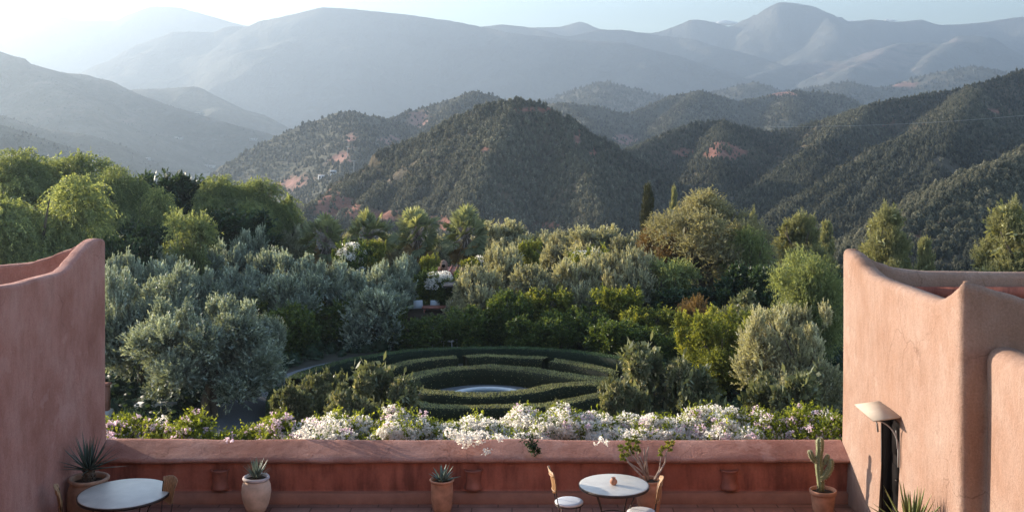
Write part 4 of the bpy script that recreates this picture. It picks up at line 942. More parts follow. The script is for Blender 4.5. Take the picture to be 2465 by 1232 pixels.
FS = [
 (272, 1010, 110, 19.2, 0, 16, 'wispy yellow-green climber with sparse pink flowers touching the left wall', .8, ()),
 (350, 1000, 120, 19.4, 3, 26, 'low climber with clusters of pink trumpets between the left wall and the tall pink stem', .9, ()),
 (412, 1030, 90, 19.1, 0, 8, 'short yellow-green clump just left of the tall pink stem', .9, ()),
 (463, 986, 75, 19.3, 0, 26, 'tall upright stem topped with pink flowers near the left end', .9, ()),
 (528, 1030, 90, 19.1, 0, 5, 'lowest bare-looking green clump above the pale urn', .55, (ex(553, 1058, .05, 19.1, 528),)),
 (600, 1022, 110, 19.2, 0, 20, 'pink and green clump rising to the right of the pale urn', .9, ()),
 (672, 995, 120, 19.4, 2, 42, 'dense pink-flowered clump left of the first white mass', .9, ()),
 (765, 1002, 150, 19.2, 30, 12, 'mixed pink and white clump with a rounded white cushion at its foot', .9, (ex(750, 1030, .16, 19.2, 765, 18.3), ex(795, 1022, .15, 19.2, 765, 18.4), ex(722, 1044, .11, 19.2, 765, 18.2))),
 (870, 992, 140, 19.4, 36, 12, 'broad white and blush clump above the stretch left of the aloe pot', .9, ()),
 (985, 974, 130, 19.4, 34, 14, 'white-topped clump peaking left of the dark hedge gap', 1.1, ()),
 (1075, 1010, 110, 19.1, 26, 12, 'pink-tipped low clump above the aloe pot', .8, ()),
 (1160, 1000, 150, 19.1, 58, 8, 'heavy white bougainvillea spilling over the parapet beside the aloe pot', .7, tuple(ex(*q, 19.1, 1160, d=17.62) for q in ((1100, 1048, .11), (1120, 1058, .10), (1140, 1055, .12), (1160, 1050, .11), (1085, 1040, .09), (1122, 1070, .06), (1145, 1068, .055), (1105, 1062, .05), (1205, 1056, .06))) + (ex(1174, 1084, .055, 19.1, 1160, 17.44), ex(1168, 1091, .035, 19.1, 1160, 17.44))),
 (1265, 982, 130, 19.3, 44, 12, 'white clump with a dark leafy tendril hanging below it', .8, ()),
 (1360, 968, 130, 19.5, 46, 20, 'tallest white clump behind the left chair of the sunlit table', 1.0, ()),
 (1460, 992, 130, 19.2, 52, 12, 'white clump with loose blossoms trailing above the sunlit table', .8, (ex(1445, 1058, .05, 19.2, 1460, 17.6), ex(1458, 1067, .035, 19.2, 1460, 17.5), ex(1434, 1066, .025, 19.2, 1460, 17.5), ex(1466, 1060, .03, 19.2, 1460, 17.5))),
 (1560, 988, 140, 19.2, 62, 10, 'thick white clump directly behind the yellow-green rosettes', .7, ()),
 (1665, 985, 130, 19.2, 56, 14, 'white and blush clump above the wall light left of the cactus', .8, ()),
 (1755, 985, 120, 19.3, 44, 14, 'last dense white clump before the greener right end', .9, ()),
 (1850, 990, 130, 19.2, 8, 34, 'green clump dotted with lilac-pink flowers left of the cactus', 1.5, ()),
 (1945, 985, 130, 19.2, 3, 26, 'leafy climber with pale pink flowers directly behind the cactus', 1.6, ()),
 (2015, 990, 90, 19.0, 2, 14, 'leafy climber brushing the sunlit wall at the right end', 1.4, ()),
]
for i, (px, top, w_, d, wh, pk, lab, nl, exx) in enumerate(FS): flowershrub(px, top, w_, d, wh, pk, lab, nleaf=nl, seed=i, extra=exx)
# dark tendril over the cap
rs = np.random.default_rng(4)
par = [o for o in bpy.data.objects if o.get('label', '').startswith('white clump with a dark leafy')][0]
Lt = [((X_(1270 + 5 * k, 17.6) - par.location[0]), 17.6 - .015 * k - par.location[1], Z_(1056 + 8 * k, 17.6 - .02 * k) + .12, .035, .03, .03) for k in range(5)]
V, Q, T = shoots(rs, Lt, 60, .07, 6, .05, .022, up=-.3, rnd=.6, spread=.9, lowcut=-9, tone0=.1); obj_np('tendril', V, Q, LM['ash'], par, tone=T)

# ------------------------------------------------------------------ clipped hedge maze
HT = -4.21; GM = G - .0
def ground_px(px, py, zz=HT):
    d = (CAMZ - zz) / ((py - HOR) / F); return (X_(px, d), d)
def arc(cx, cy_, r, a0, a1, n_=60): return [(cx + r * math.cos(R(a)), cy_ + r * math.sin(R(a))) for a in np.linspace(a0, a1, n_)]
def catmull(pts, k=8):
    pts = [Vector(p) for p in pts]; out = []
    for i in range(len(pts) - 1):
        p0 = pts[max(i - 1, 0)]; p1, p2 = pts[i], pts[i + 1]; p3 = pts[min(i + 2, len(pts) - 1)]
        for j in range(k):
            t = j / k; out.append(tuple(.5 * ((2 * p1) + (p2 - p0) * t + (2 * p0 - 5 * p1 + 4 * p2 - p3) * t * t + (3 * p1 - p0 - 3 * p2 + p3) * t ** 3)))
    out.append(tuple(pts[-1])); return out
def hedge(path, width, label, mat, seed, top=HT):
    rs = np.random.default_rng(seed); pts = np.array(path)
    seg = np.hypot(*np.diff(pts, axis=0).T); s = np.concatenate([[0], np.cumsum(seg)]); ss = np.arange(0, s[-1], .12)
    X = np.interp(ss, s, pts[:, 0]); Y = np.interp(ss, s, pts[:, 1]); tx = np.gradient(X); ty = np.gradient(Y); ln = np.hypot(tx, ty); nx, ny = -ty / ln, tx / ln
    root = thing('hedge', label, 'hedge', (X.mean(), Y.mean(), G), 0, 'clipped hedges of the circular maze'); ox, oy = X.mean(), Y.mean()
    h = top - G; w = width / 2
    prof = [(-w, 0), (-w * 1.02, h * .5), (-w, h * .93), (-w * .8, h), (0, h), (w * .8, h), (w, h * .93), (w * 1.02, h * .5), (w, 0)]
    rows = [np.stack([X - ox + nx * (a + .03 * fbm(ss * 1.3, ss * 0 + j, seed, 3)), Y - oy + ny * (a + .03 * fbm(ss * 1.3, ss * 0 + j, seed, 3)), np.full_like(X, z) + (.05 * fbm(ss * 1.1, ss * 0 + j * .3, seed + 2, 4) if z > h * .9 else 0)], -1) for j, (a, z) in enumerate(prof)]
    V = np.stack(rows, 1); n_, m_ = V.shape[:2]
    i = np.arange(n_ - 1)[:, None] * m_ + np.arange(m_ - 1)[None]; Q = np.stack([i, i + 1, i + m_ + 1, i + m_], -1).reshape(-1, 4)
    caps = [tuple(range(m_))[::1], tuple((n_ - 1) * m_ + k for k in range(m_))[::-1]]
    VV = V.reshape(-1, 3)
    # leaf skin
    N = int(s[-1] * (width + 2 * h) * 430); k = rs.integers(0, n_ - 1, N); j = rs.integers(0, m_ - 1, N)
    wgt = np.array([np.linalg.norm(np.array(prof[q + 1]) - np.array(prof[q])) for q in range(m_ - 1)]); wgt = wgt * np.array([.16, .30, 1, 2.0, 2.0, 1, .30, .16]); j = rs.choice(m_ - 1, N, p=wgt / wgt.sum())  # sparse side leaves over a near-black base: side shade put into colour
    u, v_ = rs.uniform(0, 1, N)[:, None], rs.uniform(0, 1, N)[:, None]
    p = V[k, j] * (1 - u) * (1 - v_) + V[k + 1, j] * u * (1 - v_) + V[k, j + 1] * (1 - u) * v_ + V[k + 1, j + 1] * u * v_
    e1 = V[k + 1, j] - V[k, j]; e2 = V[k, j + 1] - V[k, j]; nn = unit(np.cross(e2, e1)); cen = np.stack([X[k] - ox, Y[k] - oy, np.full(N, h * .5)], -1)
    nn *= np.sign((nn * (p - cen)).sum(-1, keepdims=True))
    dd = unit(nn * .5 + rs.normal(size=(N, 3)) * .7 + np.array([0, 0, .35]))
    LV, LQ = leaf_quads(p - nn * .02, dd, rs.uniform(.04, .08, N), rs.uniform(.022, .04, N), rs)
    tn = np.clip(.45 + .25 * fbm(p[:, 0] * 1.2, p[:, 1] * 1.2, seed + 9, 3) + rs.normal(0, .14, N), 0, 1)
    o = obj_np('foliage', np.concatenate([VV, LV]), [np.concatenate([Q, LQ + len(VV)]), np.array(caps)], mat, root, tone=np.concatenate([np.full(len(VV), .0), np.repeat(tn, 4)]))
    return root
def cp(L): return catmull([ground_px(620 + x / 2.125, 800 + y / 2.125) for x, y in L])
OC = (-.95, 43.1)
hedge(arc(*OC, 7.97, 168, 2), .65, 'outermost green ring hedge curving round the far side of the maze', LM['hedge_green'], 21)
hedge(arc(*OC, 7.97, 177, 222, 30), .65, 'short hedge piece beyond the gap at the left end of the outer ring', LM['hedge_green'], 22)
hedge(arc(*OC, 7.97, -3, -48, 30), .65, 'outer ring hedge continuing behind the right shrubs of the maze', LM['hedge_green'], 29)
hedge(cp([(480, 240), (540, 213), (620, 190), (720, 163), (850, 139), (960, 130), (1030, 126)]), .68, 'second-ring hedge on the left, ending at the first notch', LM['hedge'], 23)
hedge(cp([(1064, 124), (1150, 119), (1300, 121), (1420, 127), (1480, 133)]), .66, 'second-ring hedge at the top, between the two notches', LM['hedge'], 24)
hedge(cp([(1508, 141), (1620, 155), (1740, 182), (1830, 206)]), .70, 'second-ring hedge on the right, past the second notch', LM['hedge'], 25)
hedge(cp([(1800, 240), (1650, 229), (1540, 214), (1450, 200), (1330, 183), (1180, 176), (1040, 181), (900, 200), (800, 224), (725, 246), (700, 262)]), .95, 'inner hedge curving over the far side of the pool', LM['hedge'], 26)
hedge(cp([(720, 262), (790, 284), (870, 302), (1000, 314), (1150, 318), (1300, 312), (1420, 294), (1530, 269), (1650, 259), (1790, 258)]), .80, 'inner hedge along the near side of the pool', LM['hedge'], 27)
hedge(cp([(760, 345), (870, 374), (1000, 381), (1150, 381), (1300, 378), (1420, 373), (1560, 356), (1650, 336), (1760, 316)]), .75, 'near hedge just above the white flowers', LM['hedge'], 28)
# gravel court, paths, pool
b_ = MB()
th = np.linspace(0, 2 * math.pi, 73)[:-1]; cxp, cyp = -.95 + .05, 44.45
b_.add([(cxp, cyp, G + .006)] + [(cxp + 2.6 * math.cos(a), cyp + 2.3 * math.sin(a), G + .006) for a in th], None, [(0, 1 + k, 1 + (k + 1) % 72) for k in range(72)])
tag(b_.build('gravel_court', M['gravel']), kind='structure')
pathpts = catmull([(-16, 33.5), (-11.4, 36.5), (-10.2, 40), (-10.0, 44), (-9.4, 47.5), (-7.6, 50.5), (-4, 52.6), (0, 53.2), (6, 52)])
V = []; 
for k, p in enumerate(pathpts):
    a = Vector(pathpts[min(k + 1, len(pathpts) - 1)]) - Vector(pathpts[max(k - 1, 0)]); a = a.normalized(); w_ = 1.15 if k < 30 else .7
    V += [(p[0] - a.y * w_, p[1] + a.x * w_, G + .010), (p[0] + a.y * w_, p[1] - a.x * w_, G + .010)]
tag(obj_np('gravel_path', V, [(2 * k, 2 * k + 2, 2 * k + 3, 2 * k + 1) for k in range(len(pathpts) - 1)], M['gravel']), kind='structure')
t = thing('garden_pool', 'round pool with a white stone rim at the centre of the maze', 'pool', (-.95, 44.2, G))
b_ = MB(); b_.lathe([(1.32, .0), (1.32, .10), (1.55, .10), (1.57, 0)], n=64); b_.build('rim', M['white'], t)
wm, n, l, b = newmat('pool_water'); b.inputs['Base Color'].default_value = (.10, .13, .14, 1); b.inputs['Roughness'].default_value = .06; b.inputs['Specular IOR Level'].default_value = .6
b_ = MB(); b_.add([(0, 0, .05)] + [(1.325 * math.cos(a), 1.325 * math.sin(a), .05) for a in th], None, [(0, 1 + k, 1 + (k + 1) % 72) for k in range(72)]); b_.build('water', wm, t)
# small things in the garden
t = thing('garden_lantern', 'small domed clay lantern at the dark right edge of the maze', 'lantern', (*ground_px(1686, 945, G), G))
b_ = MB(); b_.lathe([(.001, 0), (.26, 0), (.26, .10), (.20, .12), (.20, .62), (.27, .66), (.25, .74), (.16, .90), (.05, 1.0), (.05, 1.06), (.09, 1.12), (.05, 1.2), (.001, 1.22)], n=20); b_.build('body', M['sconce'], t, True)
t = thing('stone_bench', 'long pale stone bench under the front olive tree', 'bench', (X_(375, 41.5), 41.5, G))
b_ = MB(); b_.box((0, 0, .42), (.72, .25, .05)); b_.build('seat', M['concrete'], t)
b_ = MB(); b_.box((-.5, 0, .18), (.08, .22, .18)); b_.build('leg', M['concrete'], t); b_ = MB(); b_.box((.5, 0, .18), (.08, .22, .18)); b_.build('leg', M['concrete'], t)
t = thing('gate_pillar', 'pale stone-footed pillar glimpsed beside the left wall edge', 'pillar', (X_(253, 40), 40, G))
b_ = MB(); b_.box((0, 0, .3), (.22, .22, .3)); b_.build('base', M['concrete'], t); b_ = MB(); b_.box((0, 0, 1.05), (.14, .14, .45)); b_.box((0, 0, 1.52), (.18, .18, .03)); b_.build('shaft', M['adobe_cap'], t)
def wchair(x, y, rz, label, gz=G):
    t = thing('garden_chair', label, 'chair', (x, y, gz), rz, 'white garden chairs')
    b_ = MB(); b_.box((0, 0, .44), (.26, .26, .035)); b_.build('seat', M['cushion'], t)
    b_ = MB(); V = [(-.26, .24, .46), (.26, .24, .46), (.24, .36, .98), (-.24, .36, .98)]; sheet(b_, V, .03); b_.build('backrest', M['cushion'], t)
    for sx in (-1, 1):
        for sy in (-1, 1): b_ = MB(); b_.tube([(sx * .22, sy * .22, .42), (sx * .25, sy * .25, 0)], .02, 6); b_.build('leg', M['white'], t)
for px, py, rz, lab in ((1008, 724, .2, 'white cushioned chair at the left of the shaded dining spot'), (1046, 724, 0, 'middle white chair of the shaded dining spot'), (1087, 724, -.3, 'white chair at the right of the shaded dining spot, half behind leaves')):
    d = 60; wchair(X_(px, d), d, rz, lab, Z_(py, d) - 1.0)
b_ = MB(); b_.box((X_(1048, 60.5), 59.9, -4.4), (3.2, 2.6, .45)); tag(b_.build('dining_platform', M['soil']), kind='structure')
t = thing('garden_table', 'brown wooden table between the white cushioned chairs', 'table', (X_(1045, 59.2), 59.2, -4.32))
b_ = MB(); b_.box((0, 0, .62), (.62, .40, .03)); b_.build('tabletop', M['sconce'], t)
for sx in (-1, 1):
    for sy in (-1, 1): b_ = MB(); b_.tube([(sx * .5, sy * .3, .6), (sx * .5, sy * .3, 0)], .035, 6); b_.build('leg', M['sconce'], t)
for px, rz, lab in ((1048, .4, 'white chair glimpsed under the citrus hedge at left'), (1084, -.5, 'white chair glimpsed under the citrus hedge at right')):
    wchair(X_(px, 53.8), 53.8, rz, lab)
# pergola pavilion with clay finial
t = thing('pergola', 'flat dark timber pergola roof with a clay chimney among the palms', 'pergola', (X_(1105, 66), 66, G))
zb = Z_(652, 66) - G
b_ = MB(); b_.box((0, 0, zb), (2.3, 1.6, .07)); 
for k in range(14): b_.box((-2.2 + k * .34, 0, zb + .10), (.04, 1.75, .045))
b_.build('roof', M['sconce'], t)
for sx in (-1, 1):
    for sy in (-1, 1): b_ = MB(); b_.box((sx * 2.1, sy * 1.4, zb / 2), (.12, .12, zb / 2)); b_.build('post', M['sconce'], t)
b_ = MB(); 
V = []; zc = .07
pr = [(-.22, 0), (.22, 0), (.22, .48), (.15, .62), (0, .68), (-.15, .62), (-.22, .48)]
cx0 = X_(1068, 65) - X_(1105, 66)
V = [(cx0 + a, -1.1, zb + zc + z) for a, z in pr] + [(cx0 + a, -.85, zb + zc + z) for a, z in pr]
b_.add(V, [(k, (k + 1) % 7, 7 + (k + 1) % 7, 7 + k) for k in range(7)], [(0, k + 1, k) for k in range(1, 6)] + [(7, 7 + k, 8 + k) for k in range(1, 6)])
ch = b_.build('chimney', M['adobe_lit'], t); b_ = MB(); b_.lathe([(.001, 0), (.10, 0), (.10, .012), (.001, .012)], n=16); o = b_.build('smoke_hole', M['dark_opening'], ch); o.rotation_euler = (R(90), 0, 0); o.location = (cx0, -1.105, zb + zc + .36)
t = thing('shade_canopy', 'thin flat dark canopy below the white-flowered creeper', 'canopy', (X_(1112, 60), 60, G))
b_ = MB(); b_.box((0, 0, Z_(684, 60) - G), (.95, .9, .03)); b_.build('roof', M['metal'], t)
for sx in (-1, 1): b_ = MB(); b_.tube([(sx * .85, .7, 0), (sx * .85, .7, Z_(684, 60) - G)], .04, 6); b_.build('post', M['metal'], t)

# ------------------------------------------------------------------ garden trees and shrubs
T_ = tree
# front olives
T_('olive', 'olive_tree', 'olive tree', 'nearest big silver olive whose dark trunk shows above the pink flowers', 505, 715, 350, 41, .16, 0, 1)
T_('olive', 'olive_tree', 'olive tree', 'silver olive pressed against the left building edge behind the front olive', 335, 640, 270, 45, .12, 1, 1)
T_('olive', 'olive_tree', 'olive tree', 'small rounded olive with bright tips between the front olive and the citrus', 610, 752, 140, 44, .1, 2, 1)
og = 'olive trees of the left slope'
for px, top, w_, d, lab in (
 (285, 606, 130, 53, 'olive with pale tips just right of the left parapet peak'), (385, 622, 150, 54, 'rounded olive above the front olive, left of the dark hollow'), (470, 640, 130, 53, 'shadowed olive in the dark hollow left of centre'),
 (400, 590, 120, 60, 'blue-grey olive below the dark-leaved tree'), (495, 596, 130, 61, 'bluish olive under the narrow-spired dark tree at left'), (560, 580, 120, 63, 'upper bluish olive in the middle of the left slope'), (585, 640, 150, 57, 'broad teal-grey olive at the centre of the left slope'),
 (650, 600, 130, 61, 'tall feathery teal olive on the left slope'), (720, 606, 140, 59, 'upright silver olive left of the white creeper'), (790, 622, 150, 57, 'wide silver olive directly below the white creeper'), (690, 660, 150, 55, 'lower shadowy olive right of the teal ones'),
 (870, 640, 150, 57, 'grey olive to the right of the white creeper'), (940, 622, 140, 60, 'pale-topped olive left of the clay chimney'), (905, 690, 160, 54, 'dark drooping olive beside the white cushioned chairs'), (600, 545, 90, 68, 'small grey olive tucked under the big pepper tree'),
 (985, 612, 80, 64, 'slender olive under the third palm')):
    T_('olive', 'olive_tree', 'olive tree', lab, px, top, w_, d, .08, group=og)
og = 'dusty olive trees right of centre'
for px, top, w_, d, lab in (
 (1150, 640, 140, 58, 'dusty olive immediately right of the dark pergola'), (1215, 590, 130, 63, 'tall dusty olive right of the rightmost palm'), (1250, 570, 90, 68, 'narrow brownish olive rising behind the dusty row'),
 (1290, 632, 150, 58, 'broad dusty olive near the picture centre'), (1385, 618, 160, 58, 'dusty olive in the middle of the right-hand row'), (1465, 602, 130, 60, 'pale upright olive of the right-hand row'), (1535, 596, 120, 60, 'silvery spiky olive at the right end of the row'),
 (1200, 530, 170, 86, 'wide far olive behind the rightmost palm'), (1285, 555, 110, 84, 'small far olive right of the wide one'), (1345, 555, 100, 80, 'far olive above the yellow creeper'), (1430, 542, 170, 78, 'silver-topped far olive left of the cypress'), (1505, 560, 110, 76, 'far olive at the foot of the cypress'),
 (955, 560, 110, 86, 'far olive between the second and third palms'), (1060, 562, 90, 86, 'far olive between the third and fourth palms'), (700, 520, 110, 80, 'far olive left of the first palm'), (840, 556, 70, 86, 'far olive between the first and second palms')):
    T_('olive_warm', 'olive_tree', 'olive tree', lab, px, top, w_, d, .06, group=og)
T_('olive_warm', 'olive_tree', 'olive tree', 'large sunlit silver olive bush against the right building', 1905, 738, 255, 40, .05, 1, 1)
# pepper trees
T_('pepper', 'pepper_tree', 'pepper tree', 'tallest weeping tree at the far left skyline', 110, 362, 330, 76, .1, 0, 1)
T_('pepper', 'pepper_tree', 'pepper tree', 'bright weeping tree in front, directly over the left parapet', 90, 428, 350, 60, .05, 1, 1)
T_('pepper', 'pepper_tree', 'pepper tree', 'weeping tree with golden edge right of the left skyline tree', 265, 402, 210, 74, .1, 2, 1)
T_('pepper', 'pepper_tree', 'pepper tree', 'hazy weeping tree between the skyline tree and the dark spired tree', 335, 455, 180, 72, .1, 1, 1)
T_('pepper', 'pepper_tree', 'pepper tree', 'rounded weeping tree at the right of the dark spired tree', 570, 425, 220, 78, .1, 0, 1)
T_('pepper', 'pepper_tree', 'pepper tree', 'lower weeping tree sloping down towards the first palm', 655, 468, 150, 80, .1, 2, 0)
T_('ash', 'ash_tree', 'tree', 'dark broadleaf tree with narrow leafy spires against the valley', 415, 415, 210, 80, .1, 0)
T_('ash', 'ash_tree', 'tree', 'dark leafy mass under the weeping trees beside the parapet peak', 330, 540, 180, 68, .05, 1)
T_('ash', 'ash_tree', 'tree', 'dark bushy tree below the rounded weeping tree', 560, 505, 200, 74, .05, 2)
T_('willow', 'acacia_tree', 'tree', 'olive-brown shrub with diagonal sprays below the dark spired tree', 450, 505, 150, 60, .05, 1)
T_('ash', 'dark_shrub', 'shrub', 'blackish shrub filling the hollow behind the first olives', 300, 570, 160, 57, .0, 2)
# palms
def palm(px, top, wpx, d, hgt, label, seed):
    rs = np.random.default_rng(seed); g = float(ground_h(np.array([X_(px, d)]), np.array([d]))[0])
    zt = Z_(top, d); s = wpx / F * d / 2; root = thing('palm_tree', label, 'palm tree', (X_(px, d), d, g), 0, 'fan palms in a row')
    zc = zt - g - s * 1.25
    b_ = MB(); b_.tube([(0, 0, -.1), (.03, 0, zc * .5), (0, 0, zc)], [.24, .19, .22], 12)
    for k in range(120):
        a = rs.uniform(0, 6.28); z = zc - rs.uniform(0, 1) * min(2.2, zc); b_.tube([(.17 * math.cos(a), .17 * math.sin(a), z), (.30 * math.cos(a), .30 * math.sin(a), z + .14)], [.04, .01], 4)
    b_.build('trunk', M['bark'], root, False)
    for nm, mat, n_, elo, ehi in (('fronds', LM['palm'], 40, -.9, 1.55), ('dry_fronds', LM['palmdry'], 12, -1.35, -.8)):
        VV, TT = [], []; SB = MB()
        for i in range(n_):
            a = i * 2.4 + rs.uniform(-.3, .3); el = elo + (ehi - elo) * ((i + .5) / n_) ** .8 + rs.uniform(-.12, .12)
            ax = np.array([math.cos(a) * math.cos(el), math.sin(a) * math.cos(el), math.sin(el)]); pet = s * rs.uniform(.38, .75); hub = np.array([0, 0, zc]) + ax * pet
            hub[2] -= .12 * pet * (1 - math.sin(el)); sd = unit(np.cross(ax, [0, 0, 1.]) + 1e-6); upv = np.cross(sd, ax); ro = rs.uniform(-1.1, 1.1); sd, upv = sd * math.cos(ro) + upv * math.sin(ro), upv * math.cos(ro) - sd * math.sin(ro)
            nl = 22; f = np.linspace(-1.6, 1.6, nl) + rs.uniform(-.05, .05, nl); LL = s * rs.uniform(.42, .58) * (1 - .12 * np.abs(f))
            dv = unit(np.cos(f)[:, None] * ax + np.sin(f)[:, None] * sd + .25 * (np.abs(np.sin(f)))[:, None] * upv * rs.uniform(-.5, 1) + rs.normal(size=(nl, 3)) * .05)
            p0 = np.repeat(hub[None], nl, 0); wid = .034 * s * np.ones(nl)
            m1 = p0 + dv * LL[:, None] * .6; d2 = dv + np.array([0, 0, -1.]) * rs.uniform(.0, .35); d2 = unit(d2); tip = m1 + d2 * LL[:, None] * .42
            sw = unit(np.cross(dv, upv)) * wid[:, None]
            V = np.stack([p0, m1 + sw, tip, m1 - sw], 1).reshape(-1, 3); VV.append(V); TT.append(np.repeat(np.clip(rs.normal(.4 + .25 * max(0, math.sin(el)), .15, nl), 0, 1), 4))
            SB.tube([(0, 0, zc - .05), tuple(hub)], [.03, .015], 4)
        V = np.concatenate(VV); o = obj_np(nm, V, np.arange(len(V)).reshape(-1, 4), mat, root, tone=np.concatenate(TT))
        SB.build('frond_stems', M['stalk'], o)
palm(783, 503, 126, 74, 5, 'first fan palm from the left, partly behind olives', 1)
palm(888, 496, 122, 76, 5, 'second fan palm from the left, above the white creeper', 2)
palm(1005, 488, 126, 73, 5, 'third fan palm, fullest crown, left of the clay chimney', 3)
palm(1122, 486, 128, 71, 5, 'rightmost fan palm with orange dead fronds under its crown', 4)
# white creepers and the citrus belt
def creeper(px, top, wpx, d, n_, label, zlow=.05, mat='citrus', fl='white', seed=0, up=0):
    rs = np.random.default_rng(300 + seed); root = T_(mat, 'flowering_creeper', 'creeper', label, px, top, wpx, d, zlow)
    cr = [c for c in root.children if c.name.startswith('crown')][0]
    sc_ = np.array(cr.scale); L0 = np.array(cr.location)
    u = unit(rs.normal(size=(n_, 3))); u[:, 2] = np.abs(u[:, 2]) * 1.1 + up; u[:, 1] -= .3; u = unit(u); c_ = L0 + u * sc_ * rs.uniform(.72, .9, n_)[:, None]
    idx = np.repeat(np.arange(n_), 60); v = unit(rs.normal(size=(len(idx), 3))); pos = c_[idx] + v * .17 * np.array([1.3, 1, .7])
    V = leaf_quads(pos, unit(v + rs.normal(size=v.shape)), rs.uniform(.05, .10, len(pos)), rs.uniform(.04, .08, len(pos)), rs, .4)[0]
    obj_np('blossoms', V, np.arange(len(V)).reshape(-1, 4), LM[fl], root, tone=np.repeat(rs.beta(2, 1.5, len(pos)), 4))
creeper(848, 578, 95, 62, 30, 'dark creeper covered in white blossom below the second palm', seed=1)
creeper(1058, 648, 125, 61.5, 34, 'white-topped creeper mounded over the pergola front', seed=2, up=.6)
creeper(1420, 592, 130, 66, 22, 'yellow and white creeper glowing above the dusty olives', mat='yellow', seed=3, up=.4)
creeper(1165, 615, 110, 67, 16, 'pale green creeper trailing over the pergola roof', zlow=.45, mat='yellow', seed=4)
T_('yellow', 'shrub', 'shrub', 'small yellow-green shrub between white creeper and second palm', 905, 576, 45, 66, .1, 1)
T_('yellow', 'shrub', 'shrub', 'thin yellow-green climber left of the clay chimney', 1035, 610, 50, 63.5, .2, 2)
T_('yellow', 'shrub', 'shrub', 'lime-green bush poking up behind the dusty olives', 1275, 575, 55, 64, .2, 0)
cg = 'citrus trees behind the maze'
for px, top, w_, d, kind, lab in (
 (650, 715, 130, 55, 'citrus', 'citrus tree with spiky shoots at the left end of the belt'), (700, 735, 130, 52, 'citrus', 'citrus tree reaching down to the gravel path at left'), (740, 700, 120, 56, 'citrus', 'citrus tree with tall shoots, second from the left end'),
 (800, 722, 130, 55, 'citrus', 'citrus tree left of the tallest left-hand shoots'), (868, 698, 120, 56, 'citrus', 'tallest citrus tree of the left half, left of the white chairs'), (925, 722, 110, 55, 'citrus', 'citrus tree just left of the white cushioned chairs'),
 (985, 765, 120, 54, 'citrus', 'low citrus tree in front of the left white chair'), (1050, 762, 120, 54, 'citrus', 'low citrus tree in front of the middle white chair'), (1120, 742, 130, 54, 'citrus', 'citrus tree right of the dining spot'),
 (1180, 735, 120, 55, 'citrus', 'citrus tree at the picture centre'), (1225, 700, 110, 55, 'citrus', 'citrus tree with fresh green top right of centre'), (1315, 690, 120, 56, 'yellow', 'yellow-leaved tree standing out at the centre of the belt'),
 (1275, 760, 110, 53, 'citrus', 'dark citrus tree below the yellow-leaved one'), (1350, 755, 120, 53, 'citrus', 'dark citrus tree facing the hedge maze, right of centre'), (1410, 738, 120, 54, 'citrus', 'citrus tree between the two yellow-topped trees'),
 (1485, 688, 130, 55, 'yellow', 'yellow-topped tree with tall pointed shoots'), (1480, 768, 140, 51, 'citrus', 'dark citrus tree below the tall yellow-topped one'), (1560, 735, 130, 53, 'yellow', 'yellow-green tree at the right end of the belt'), (1590, 790, 120, 50, 'citrus', 'dark low citrus tree at the right end over the lantern')):
    T_(kind, 'citrus_tree', 'citrus tree', lab, px, top, w_, d, .0, hi=0, group=cg)
# right side
T_('yellow', 'citrus_tree', 'tree', 'big glowing yellow-green tree right of the maze', 1725, 745, 200, 44, .05, 1, 1)
T_('tamarisk', 'tamarisk_tree', 'tree', 'largest feathery beige-green tree right of the cypress', 1700, 462, 310, 66, .12, 0, 1)
T_('tamarisk', 'tamarisk_tree', 'tree', 'small feathery tree between the cypress and the largest feathery one', 1615, 500, 130, 72, .1, 1)
T_('dry', 'tamarisk_tree', 'tree', 'brown dry-looking bush at the foot of the cypress', 1590, 552, 130, 66, .0, 2)
T_('willow', 'acacia_tree', 'tree', 'dark green tree right of the largest feathery tree', 1800, 545, 130, 64, .05, 0)
T_('willow', 'acacia_tree', 'tree', 'low yellow-green bush below the brown dry bush', 1610, 620, 150, 60, .0, 1)
T_('willow', 'willow_tree', 'tree', 'soft grey-green tree beside the right building corner', 1945, 605, 175, 50, .05, 2, 1)
T_('pine', 'pine_tree', 'pine tree', 'pine with fluffy top left of the right building', 1925, 512, 150, 70, .05, 0, 1)
T_('pine', 'pine_tree', 'pine tree', 'full pine rising behind the horned corner of the right building', 2132, 492, 150, 72, .05, 1, 1)
T_('pine', 'pine_tree', 'pine tree', 'slim young pine behind the right roof', 2228, 570, 60, 62, .05, 2, 0)
T_('pine', 'pine_tree', 'pine tree', 'large bright pine cut by the right picture edge', 2440, 485, 230, 60, .05, 1, 1)
T_('pine', 'pine_tree', 'pine tree', 'dark pine tip right of the fluffy-topped pine', 1990, 530, 50, 80, .05, 2, 0)
T_('pine', 'pine_tree', 'pine tree', 'distant thin pine tip left of the largest feathery tree', 1622, 448, 26, 92, .1, 2, 0)
T_('pine', 'pine_tree', 'pine tree', 'pine tip just right of the largest feathery tree', 1815, 500, 40, 84, .1, 0, 0)
T_('ash', 'dark_shrub', 'shrub', 'dark shrub in the gap between glowing tree and grey-green tree', 1800, 640, 150, 58, .0, 1)
T_('ash', 'dark_shrub', 'shrub', 'deep green shrub behind the yellow-topped citrus', 1660, 690, 190, 59, .0, 0)
T_('ash', 'dark_shrub', 'shrub', 'dark undergrowth below the dusty olive row', 1400, 690, 260, 62, .0, 2)
T_('dry', 'shrub', 'shrub', 'twiggy reddish-brown shrub above the glowing tree', 1680, 705, 110, 53, .0, 1)
T_('loquat', 'loquat_tree', 'shrub', 'large-leaved shrub above the glowing tree at right', 1775, 700, 130, 50, .0, 0, 0)
T_('loquat', 'loquat_shrub', 'shrub', 'broad flowering loquat shrub covering the right side of the maze', 1570, 842, 210, 31, .0, 0, 1)
T_('loquat', 'loquat_shrub', 'shrub', 'low loquat shrub at the left foot of the broad one', 1500, 905, 130, 29.5, .0, 1, 1)
